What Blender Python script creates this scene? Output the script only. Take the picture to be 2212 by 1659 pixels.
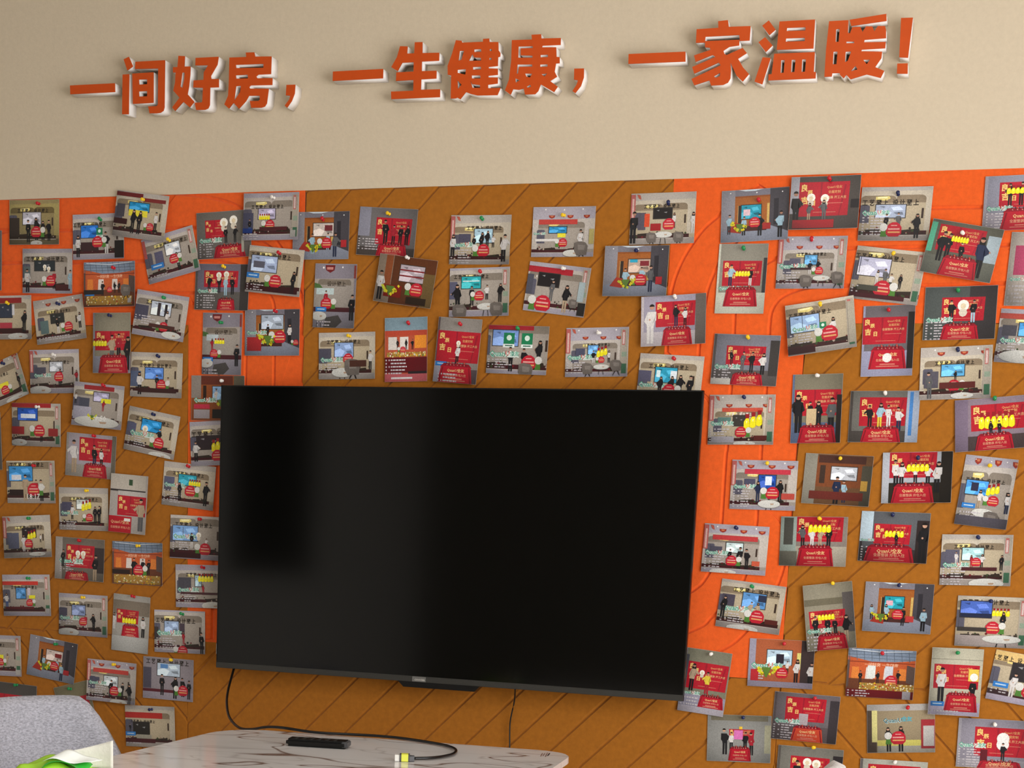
import bpy, bmesh, math, random
from mathutils import Vector, Matrix, geometry
import numpy as np
C = bpy.context.scene.collection
for o in list(bpy.data.objects): bpy.data.objects.remove(o)
random.seed(7)
PI = math.pi
CAM={'M': [[0.9463657, -0.0958623, 0.308549], [0.3208072, 0.1652868, -0.9326109], [0.0384032, 0.9815756, 0.187175]], 'loc': [1.3, -3.7384, 1.23], 'lens': 55.4318, 'sx': 0.02437, 'sy': 0.43087}
# ---------------------------------------------------------------- camera, world, lights, exposure
cd = bpy.data.cameras.new('camera'); cam = bpy.data.objects.new('camera', cd); C.objects.link(cam)
M = CAM['M']
cam.matrix_world = Matrix(((M[0][0], M[0][1], M[0][2], CAM['loc'][0]), (M[1][0], M[1][1], M[1][2], CAM['loc'][1]), (M[2][0], M[2][1], M[2][2], CAM['loc'][2]), (0, 0, 0, 1)))
cd.sensor_fit = 'HORIZONTAL'; cd.sensor_width = 36; cd.lens = CAM['lens']; cd.shift_x = CAM['sx']; cd.shift_y = CAM['sy']
cd.clip_start = .05
bpy.context.scene.camera = cam
vs = bpy.context.scene.view_settings
vs.view_transform = 'Standard'; vs.look = 'None'; vs.gamma = 1; vs.exposure = 0; vs.use_curve_mapping = False
w = bpy.data.worlds.new('world'); bpy.context.scene.world = w; w.use_nodes = True
w.node_tree.nodes['Background'].inputs[0].default_value = (.80, .88, 1, 1)
w.node_tree.nodes['Background'].inputs[1].default_value = 1.0
def area(name, loc, rot, sx, sy, e, col):
    l = bpy.data.lights.new(name, 'AREA'); l.shape = 'RECTANGLE'; l.size = sx; l.size_y = sy; l.energy = e; l.color = col
    o = bpy.data.objects.new(name, l); C.objects.link(o); o.location = loc; o.rotation_euler = rot; return o
area('window_daylight', (3.03, -2.85, 1.3), (0, PI/2, 0), 1.95, 3.2, 140, (1, .985, .975))
area('added_overhead_fill', (.35, -3.0, 2.855), (0, 0, 0), 1.1, 1.1, 17, (1, .95, .88))  # added overhead fill that brightens the tabletop, not a known ceiling fixture

# ---------------------------------------------------------------- helpers
def lin(h):
    if isinstance(h, str): h = [int(h[i:i+2], 16)/255 for i in (0, 2, 4)]
    return tuple(c/12.92 if c <= .04045 else ((c+.055)/1.055)**2.4 for c in h[:3])
def mat(name, col, rough=.6, spec=.5, metal=0, noise=0, nscale=40, bump=0, bscale=200, sheen=0, stretch=None, coat=0):
    m = bpy.data.materials.new(name); m.use_nodes = True; nt = m.node_tree; b = nt.nodes['Principled BSDF']
    c = lin(col)+(1,)
    b.inputs['Roughness'].default_value = rough; b.inputs['Specular IOR Level'].default_value = spec; b.inputs['Metallic'].default_value = metal
    if sheen: b.inputs['Sheen Weight'].default_value = sheen; b.inputs['Sheen Roughness'].default_value = .5
    if coat: b.inputs['Coat Weight'].default_value = coat; b.inputs['Coat Roughness'].default_value = .08
    tc = nt.nodes.new('ShaderNodeTexCoord'); mp = nt.nodes.new('ShaderNodeMapping'); nt.links.new(tc.outputs['Object'], mp.inputs[0])
    if stretch: mp.inputs['Scale'].default_value = stretch
    if noise:
        n = nt.nodes.new('ShaderNodeTexNoise'); n.inputs['Scale'].default_value = nscale; n.inputs['Detail'].default_value = 6; n.inputs['Roughness'].default_value = .65
        nt.links.new(mp.outputs[0], n.inputs['Vector'])
        r = nt.nodes.new('ShaderNodeValToRGB'); r.color_ramp.elements[0].position = .3; r.color_ramp.elements[1].position = .7
        r.color_ramp.elements[0].color = tuple(v*(1-noise) for v in c[:3])+(1,); r.color_ramp.elements[1].color = tuple(min(1, v*(1+noise)) for v in c[:3])+(1,)
        nt.links.new(n.outputs['Fac'], r.inputs[0]); nt.links.new(r.outputs[0], b.inputs['Base Color'])
    else: b.inputs['Base Color'].default_value = c
    if bump:
        n2 = nt.nodes.new('ShaderNodeTexNoise'); n2.inputs['Scale'].default_value = bscale; n2.inputs['Detail'].default_value = 3
        nt.links.new(mp.outputs[0], n2.inputs['Vector'])
        bp = nt.nodes.new('ShaderNodeBump'); bp.inputs['Strength'].default_value = bump; bp.inputs['Distance'].default_value = .002
        nt.links.new(n2.outputs['Fac'], bp.inputs['Height']); nt.links.new(bp.outputs[0], b.inputs['Normal'])
    return m
PLASTER = mat('beige_plaster', 'd3c4ab', .9, .2, noise=.035, nscale=90, bump=.25, bscale=160)
WALLG = mat('grey_paint', 'b9b6b0', .9, .2, noise=.03, nscale=6)
DARKW = mat('dark_back_wall', '6e6a62', .9, .2, noise=.05, nscale=5)
CEIL = mat('ceiling_white', 'd8d5cf', .9, .2, noise=.02, nscale=5)
FLOORM = mat('floor_stone', 'd2ccc4', .45, .4, noise=.08, nscale=7)
TRIM = mat('trim_white', 'dcdad5', .5, .4, noise=.02, nscale=10)
ORANGE = mat('orange_suede', 'e75e1e', .85, .25, noise=.10, nscale=75, bump=.3, bscale=420, sheen=.15)
TAN = mat('tan_suede', 'a3641a', .88, .2, noise=.12, nscale=75, bump=.3, bscale=420, sheen=.12)
LET_F = mat('letter_orange', 'ca4c08', .45, .35, noise=.04, nscale=60)
LET_S = mat('letter_white_foam', 'f5f0ec', .6, .3, noise=.03, nscale=50)
PAPER = mat('paper_white', 'c6c0b8', .5, .4, noise=.03, nscale=300)
BLACKP = mat('black_plastic', '0b0b0b', .35, .4, noise=.1, nscale=200, bump=.1, bscale=900)
SCREEN = mat('screen_glass', '040403', .10, .42, noise=.05, nscale=3)
BEZEL = mat('bezel_grey', '34332f', .45, .45, noise=.1, nscale=300)
BACKS = mat('tv_back', '0c0c0c', .7, .3, noise=.1, nscale=80)
CABLEM = mat('cable_black', '070606', .3, .5, noise=.1, nscale=300)
METAL = mat('metal_dark', '55565a', .35, .5, metal=.8, noise=.05, nscale=60)
LOGO = mat('silver_print', 'c9c6bf', .35, .6, noise=.05, nscale=200)
LOGOB = mat('silver_plate', '6b6a66', .35, .6, noise=.05, nscale=200)
FABRIC = mat('grey_heather_fabric', 'b0b0b9', .95, .15, noise=.42, nscale=150, bump=1, bscale=150, sheen=.2, stretch=(1, 1, 2.2))
FABRIC2 = mat('light_fabric', 'c9c6c2', .9, .2, noise=.25, nscale=160, bump=.6, bscale=240, sheen=.2)
PIPING = mat('white_trim_plastic', 'efece6', .4, .4, noise=.02, nscale=60)
TISSUE = mat('tissue_paper', 'eeebdf', .9, .1, noise=.03, nscale=60, bump=.4, bscale=160)
TISSUE2 = mat('tissue_paper_bright', 'f6fbf6', .9, .1, noise=.02, nscale=60, bump=.3, bscale=120)
GREEN1 = mat('film_lime', 'a8e03c', .3, .5, noise=.15, nscale=25, bump=.5, bscale=60)
GREEN2 = mat('film_green', '35b83a', .3, .5, noise=.12, nscale=30, bump=.5, bscale=60)
YEL = mat('plug_yellow', 'e6ea5a', .4, .4, noise=.04, nscale=200)
PLUGM = mat('plug_steel', 'f0efe8', .3, .5, noise=.03, nscale=200)
PLUGG = mat('plug_grey', '4a4a4c', .4, .5, noise=.08, nscale=200)
BROWNP = mat('brown_print', '8a6a60', .6, .3, noise=.05, nscale=200)
PINM = {k: mat('pin_'+k, v, .25, .5, noise=.05, nscale=200) for k, v in dict(red='c01826', green='1d8a4c', yellow='f2c81e', navy='14204e', white='efeae2').items()}
GLASSM = bpy.data.materials.new('window_glass'); GLASSM.use_nodes = True
_nt = GLASSM.node_tree; _nt.nodes.clear()
_o = _nt.nodes.new('ShaderNodeOutputMaterial'); _m = _nt.nodes.new('ShaderNodeMixShader'); _t = _nt.nodes.new('ShaderNodeBsdfTransparent'); _g = _nt.nodes.new('ShaderNodeBsdfGlossy')
_g.inputs['Roughness'].default_value = .02; _m.inputs[0].default_value = .07
_nt.links.new(_t.outputs[0], _m.inputs[1]); _nt.links.new(_g.outputs[0], _m.inputs[2]); _nt.links.new(_m.outputs[0], _o.inputs[0])
# printed picture: ink colour comes from a colour attribute on the printed shapes, with a fine mottling
INK = bpy.data.materials.new('photo_ink'); INK.use_nodes = True
nt = INK.node_tree; b = nt.nodes['Principled BSDF']; at = nt.nodes.new('ShaderNodeAttribute'); at.attribute_name = 'ink'
tc = nt.nodes.new('ShaderNodeTexCoord'); n = nt.nodes.new('ShaderNodeTexNoise'); n.inputs['Scale'].default_value = 380; n.inputs['Detail'].default_value = 5; n.inputs['Roughness'].default_value = .7
mr = nt.nodes.new('ShaderNodeMapRange'); mr.inputs[1].default_value = .3; mr.inputs[2].default_value = .7; mr.inputs[3].default_value = .78; mr.inputs[4].default_value = 1.2
mx = nt.nodes.new('ShaderNodeMix'); mx.data_type = 'RGBA'; mx.blend_type = 'MULTIPLY'; mx.inputs[0].default_value = 1
nt.links.new(tc.outputs['Object'], n.inputs['Vector']); nt.links.new(n.outputs['Fac'], mr.inputs[0]); nt.links.new(at.outputs['Color'], mx.inputs[6]); nt.links.new(mr.outputs[0], mx.inputs[7]); nt.links.new(mx.outputs[2], b.inputs['Base Color'])
b.inputs['Roughness'].default_value = .33; b.inputs['Specular IOR Level'].default_value = .4
# marble
MARBLE = bpy.data.materials.new('white_marble'); MARBLE.use_nodes = True
nt = MARBLE.node_tree; b = nt.nodes['Principled BSDF']; tc = nt.nodes.new('ShaderNodeTexCoord'); mp = nt.nodes.new('ShaderNodeMapping')
mp.inputs['Scale'].default_value = (.7, 1.7, 1); mp.inputs['Rotation'].default_value = (0, 0, .45)
nt.links.new(tc.outputs['Object'], mp.inputs[0])
def vein(scale, det, dist, width, off):
    n = nt.nodes.new('ShaderNodeTexNoise'); n.inputs['Scale'].default_value = scale; n.inputs['Detail'].default_value = det; n.inputs['Distortion'].default_value = dist
    m2 = nt.nodes.new('ShaderNodeMapping'); m2.inputs['Location'].default_value = (off, off*1.7, 0); nt.links.new(mp.outputs[0], m2.inputs[0]); nt.links.new(m2.outputs[0], n.inputs['Vector'])
    s = nt.nodes.new('ShaderNodeMath'); s.operation = 'SUBTRACT'; s.inputs[1].default_value = .5; nt.links.new(n.outputs['Fac'], s.inputs[0])
    a = nt.nodes.new('ShaderNodeMath'); a.operation = 'ABSOLUTE'; nt.links.new(s.outputs[0], a.inputs[0])
    r = nt.nodes.new('ShaderNodeMapRange'); r.inputs[1].default_value = 0; r.inputs[2].default_value = width; r.inputs[3].default_value = 1; r.inputs[4].default_value = 0; nt.links.new(a.outputs[0], r.inputs[0])
    return r
def mixc(a, fac, col):
    m = nt.nodes.new('ShaderNodeMix'); m.data_type = 'RGBA'; nt.links.new(fac, m.inputs[0])
    if isinstance(a, tuple): m.inputs[6].default_value = a
    else: nt.links.new(a, m.inputs[6])
    m.inputs[7].default_value = col; return m.outputs[2]
v1 = vein(3.3, 1.6, .35, .010, 1.3); v2 = vein(6.0, 2, .5, .022, 3.3); v3 = vein(1.2, 3, .8, .10, 7.7)
f3 = nt.nodes.new('ShaderNodeMath'); f3.operation = 'MULTIPLY'; f3.inputs[1].default_value = .35; nt.links.new(v3.outputs[0], f3.inputs[0])
f2 = nt.nodes.new('ShaderNodeMath'); f2.operation = 'MULTIPLY'; f2.inputs[1].default_value = .45; nt.links.new(v2.outputs[0], f2.inputs[0])
c = mixc(lin('f0eeec')+(1,), f3.outputs[0], lin('ddd5cf')+(1,)); c = mixc(c, f2.outputs[0], lin('b4aaa6')+(1,)); c = mixc(c, v1.outputs[0], lin('866858')+(1,))
nt.links.new(c, b.inputs['Base Color']); b.inputs['Roughness'].default_value = .12; b.inputs['Specular IOR Level'].default_value = .45

def obj(name, me, m=None, parent=None, loc=None, smooth=False):
    if isinstance(me, bmesh.types.BMesh):
        bm = me; me = bpy.data.meshes.new(name); bmesh.ops.recalc_face_normals(bm, faces=bm.faces); bm.to_mesh(me); bm.free()
    if m:
        for x in (m if isinstance(m, (list, tuple)) else [m]): me.materials.append(x)
    if smooth: me.polygons.foreach_set('use_smooth', [True]*len(me.polygons))
    o = bpy.data.objects.new(name, me); C.objects.link(o)
    if parent: o.parent = parent
    if loc: o.location = loc
    return o
def tag(o, label=None, cat=None, group=None, kind=None):
    if label: o['label'] = label
    if cat: o['category'] = cat
    if group: o['group'] = group
    if kind: o['kind'] = kind
    return o
def empty(name, loc, rz=0):
    o = bpy.data.objects.new(name, None); C.objects.link(o); o.location = loc; o.rotation_euler = (0, 0, rz); o.empty_display_size = .05; return o
def box(bm, x0, y0, z0, x1, y1, z1, bev=0):
    r = bmesh.ops.create_cube(bm, size=1); vv = r['verts']
    bmesh.ops.scale(bm, vec=(x1-x0, y1-y0, z1-z0), verts=vv); bmesh.ops.translate(bm, vec=((x0+x1)/2, (y0+y1)/2, (z0+z1)/2), verts=vv)
    if bev: bmesh.ops.bevel(bm, geom=list({e for v in vv for e in v.link_edges}), offset=bev, segments=2, affect='EDGES')
    return bm
def bx(*a, **k): return box(bmesh.new(), *a, **k)
def quad(pts):
    bm = bmesh.new(); bm.faces.new([bm.verts.new(p) for p in pts]); return bm
def tube(pts, r, seg=10, bm=None):
    bm = bm or bmesh.new(); pts = [Vector(p) for p in pts]; rings = []
    up = Vector((0, 0, 1))
    for i, p in enumerate(pts):
        t = (pts[min(i+1, len(pts)-1)]-pts[max(i-1, 0)]).normalized()
        a = t.cross(up if abs(t.z) < .95 else Vector((1, 0, 0))).normalized(); bb = a.cross(t)
        rr = r[i] if isinstance(r, (list, tuple)) else r
        rings.append([bm.verts.new(p+a*math.cos(k*2*PI/seg)*rr+bb*math.sin(k*2*PI/seg)*rr) for k in range(seg)])
    for A, B in zip(rings, rings[1:]):
        for k in range(seg): bm.faces.new((A[k], A[(k+1) % seg], B[(k+1) % seg], B[k]))
    bm.faces.new(rings[0]); bm.faces.new(rings[-1][::-1]); return bm
def smooth_path(pts, n=6):
    P = [np.array(p, float) for p in pts]; P = [2*P[0]-P[1]]+P+[2*P[-1]-P[-2]]; out = []
    for i in range(1, len(P)-2):
        for k in range(n):
            t = k/n; a, b_, c_, d_ = P[i-1:i+3]
            out.append(tuple(.5*((2*b_)+(-a+c_)*t+(2*a-5*b_+4*c_-d_)*t*t+(-a+3*b_-3*c_+d_)*t**3)))
    out.append(tuple(P[-2])); return out
TV={'x0': -0.6719, 'z0': 0.8382, 'y0': 0.0700, 'tilt': -0.0240, 'yaw': -0.0004}
TABLE={'A': [-0.3589, -0.5123], 'd': [0.9967, 0.0813], 'n': [0.0813, -0.9967], 'sr': 0.7689, 'left': [-0.0792, 0.4476]}
CABLE=[(-0.624, -0.065, 0.8368), (-0.5895, -0.16, 0.7931), (-0.5455, -0.25, 0.7694), (-0.4901, -0.34, 0.7481), (-0.417, -0.43, 0.7387), (-0.3628, -0.47, 0.744), (-0.3123, -0.5, 0.756), (-0.2642, -0.515, 0.7598), (-0.1812, -0.52, 0.7562), (-0.0994, -0.5, 0.7557), (-0.0361, -0.49, 0.7559), (0.0196, -0.49, 0.7551), (0.0959, -0.5167, 0.755), (0.144, -0.5443, 0.755), (0.1797, -0.587, 0.755), (0.1975, -0.6477, 0.755), (0.1918, -0.7021, 0.755), (0.1741, -0.7366, 0.755), (0.1494, -0.7567, 0.755)]
CABLE2=[(0.1387, -0.05, 0.8401), (0.1283, -0.02, 0.8023), (0.1172, -0.012, 0.7487), (0.1186, -0.012, 0.6882), (0.121, -0.012, 0.6322)]
REMOTE=[(-0.1634, -0.6943), (-0.0318, -0.6718)]
PLUG=[(0.1542, -0.7693, 0.757), (0.145, -0.7716, 0.757), (0.1286, -0.7787, 0.757), (0.1217, -0.7817, 0.757)]
MARK=[(0.3587, -0.5482), (0.348, -0.4991), (0.361, -0.5387), (0.3524, -0.4962), (0.3693, -0.5491), (0.3556, -0.4859), (0.3696, -0.533), (0.3611, -0.4903), (0.3696, -0.533), (0.362, -0.4898)]
GROOVES={'oleft': [[(-1.3727, 1.9457), (-1.0764, 1.9394), (-0.806, 1.9402), (-0.7034, 1.9326), (-0.597, 1.9052), (-0.5195, 1.8489), (-0.4775, 1.7713)], [(-1.3746, 1.8627), (-1.0772, 1.8598), (-0.7911, 1.8616), (-0.7028, 1.8559), (-0.6219, 1.8325), (-0.567, 1.7764), (-0.5522, 1.7328), (-0.5521, 1.6375), (-0.5524, 1.4786)], [(-1.3766, 1.7814), (-1.078, 1.7814), (-0.7922, 1.7815), (-0.7193, 1.7798), (-0.6733, 1.7671), (-0.6404, 1.7388), (-0.6296, 1.705), (-0.6317, 1.6145), (-0.6337, 1.4773)], [(-0.8327, 2.0232), (-0.7549, 2.0146), (-0.6883, 1.9997), (-0.6442, 1.981), (-0.5846, 1.938), (-0.5353, 1.8855), (-0.4935, 1.8156), (-0.4716, 1.7269)], [(-0.7854, 1.7565), (-0.727, 1.7392), (-0.7097, 1.7165), (-0.7068, 1.6825), (-0.7101, 1.5913), (-0.7124, 1.3597), (-0.7189, 1.1229), (-0.7229, 0.9052)]], 'oright': [[(0.6477, 2.0021), (0.5973, 1.9738), (0.5632, 1.9418), (0.5263, 1.9101), (0.4899, 1.8582), (0.4691, 1.8103), (0.4597, 1.768), (0.457, 1.7233), (0.4577, 1.6406)], [(0.7148, 1.9335), (0.654, 1.913), (0.6036, 1.8821), (0.5676, 1.8334), (0.5535, 1.8043), (0.5439, 1.7719), (0.5369, 1.7128), (0.533, 1.6563), (0.5361, 1.558)], [(1.2362, 1.9436), (1.1404, 1.944), (1.0272, 1.9448), (0.9169, 1.9435), (0.8166, 1.941), (0.7148, 1.9335)], [(1.2438, 1.8662), (1.187, 1.8652), (0.8703, 1.8637), (0.7821, 1.8602), (0.7106, 1.8494), (0.6603, 1.8232), (0.6266, 1.7783), (0.6134, 1.7379), (0.6111, 1.7248), (0.612, 1.681), (0.6134, 1.565), (0.6131, 1.5464), (0.6133, 1.4309), (0.6116, 1.4004), (0.6117, 1.2533), (0.6097, 1.2009), (0.6032, 1.1662), (0.5896, 1.1376), (0.5746, 1.113), (0.5578, 1.0981), (0.5386, 1.0852)], [(1.2516, 1.7863), (1.207, 1.7858), (1.0217, 1.7837), (0.8797, 1.784), (0.8085, 1.7837), (0.761, 1.7787), (0.7171, 1.7615), (0.6961, 1.7335), (0.6923, 1.6982), (0.6928, 1.6769), (0.6944, 1.5658), (0.6928, 1.4346), (0.6933, 1.4023), (0.6935, 1.2869), (0.6932, 1.252), (0.6862, 1.1826), (0.6718, 1.1231), (0.6479, 1.0733), (0.604, 1.0362), (0.5875, 1.0168), (0.5639, 1.0034), (0.5421, 0.9933)], [(0.7713, 1.2391), (0.7691, 1.1968), (0.7631, 1.1572), (0.7524, 1.1173), (0.7305, 1.0615), (0.6875, 1.0072), (0.6619, 0.9796), (0.6345, 0.9604), (0.5907, 0.9335), (0.5448, 0.9139)]]}
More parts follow.
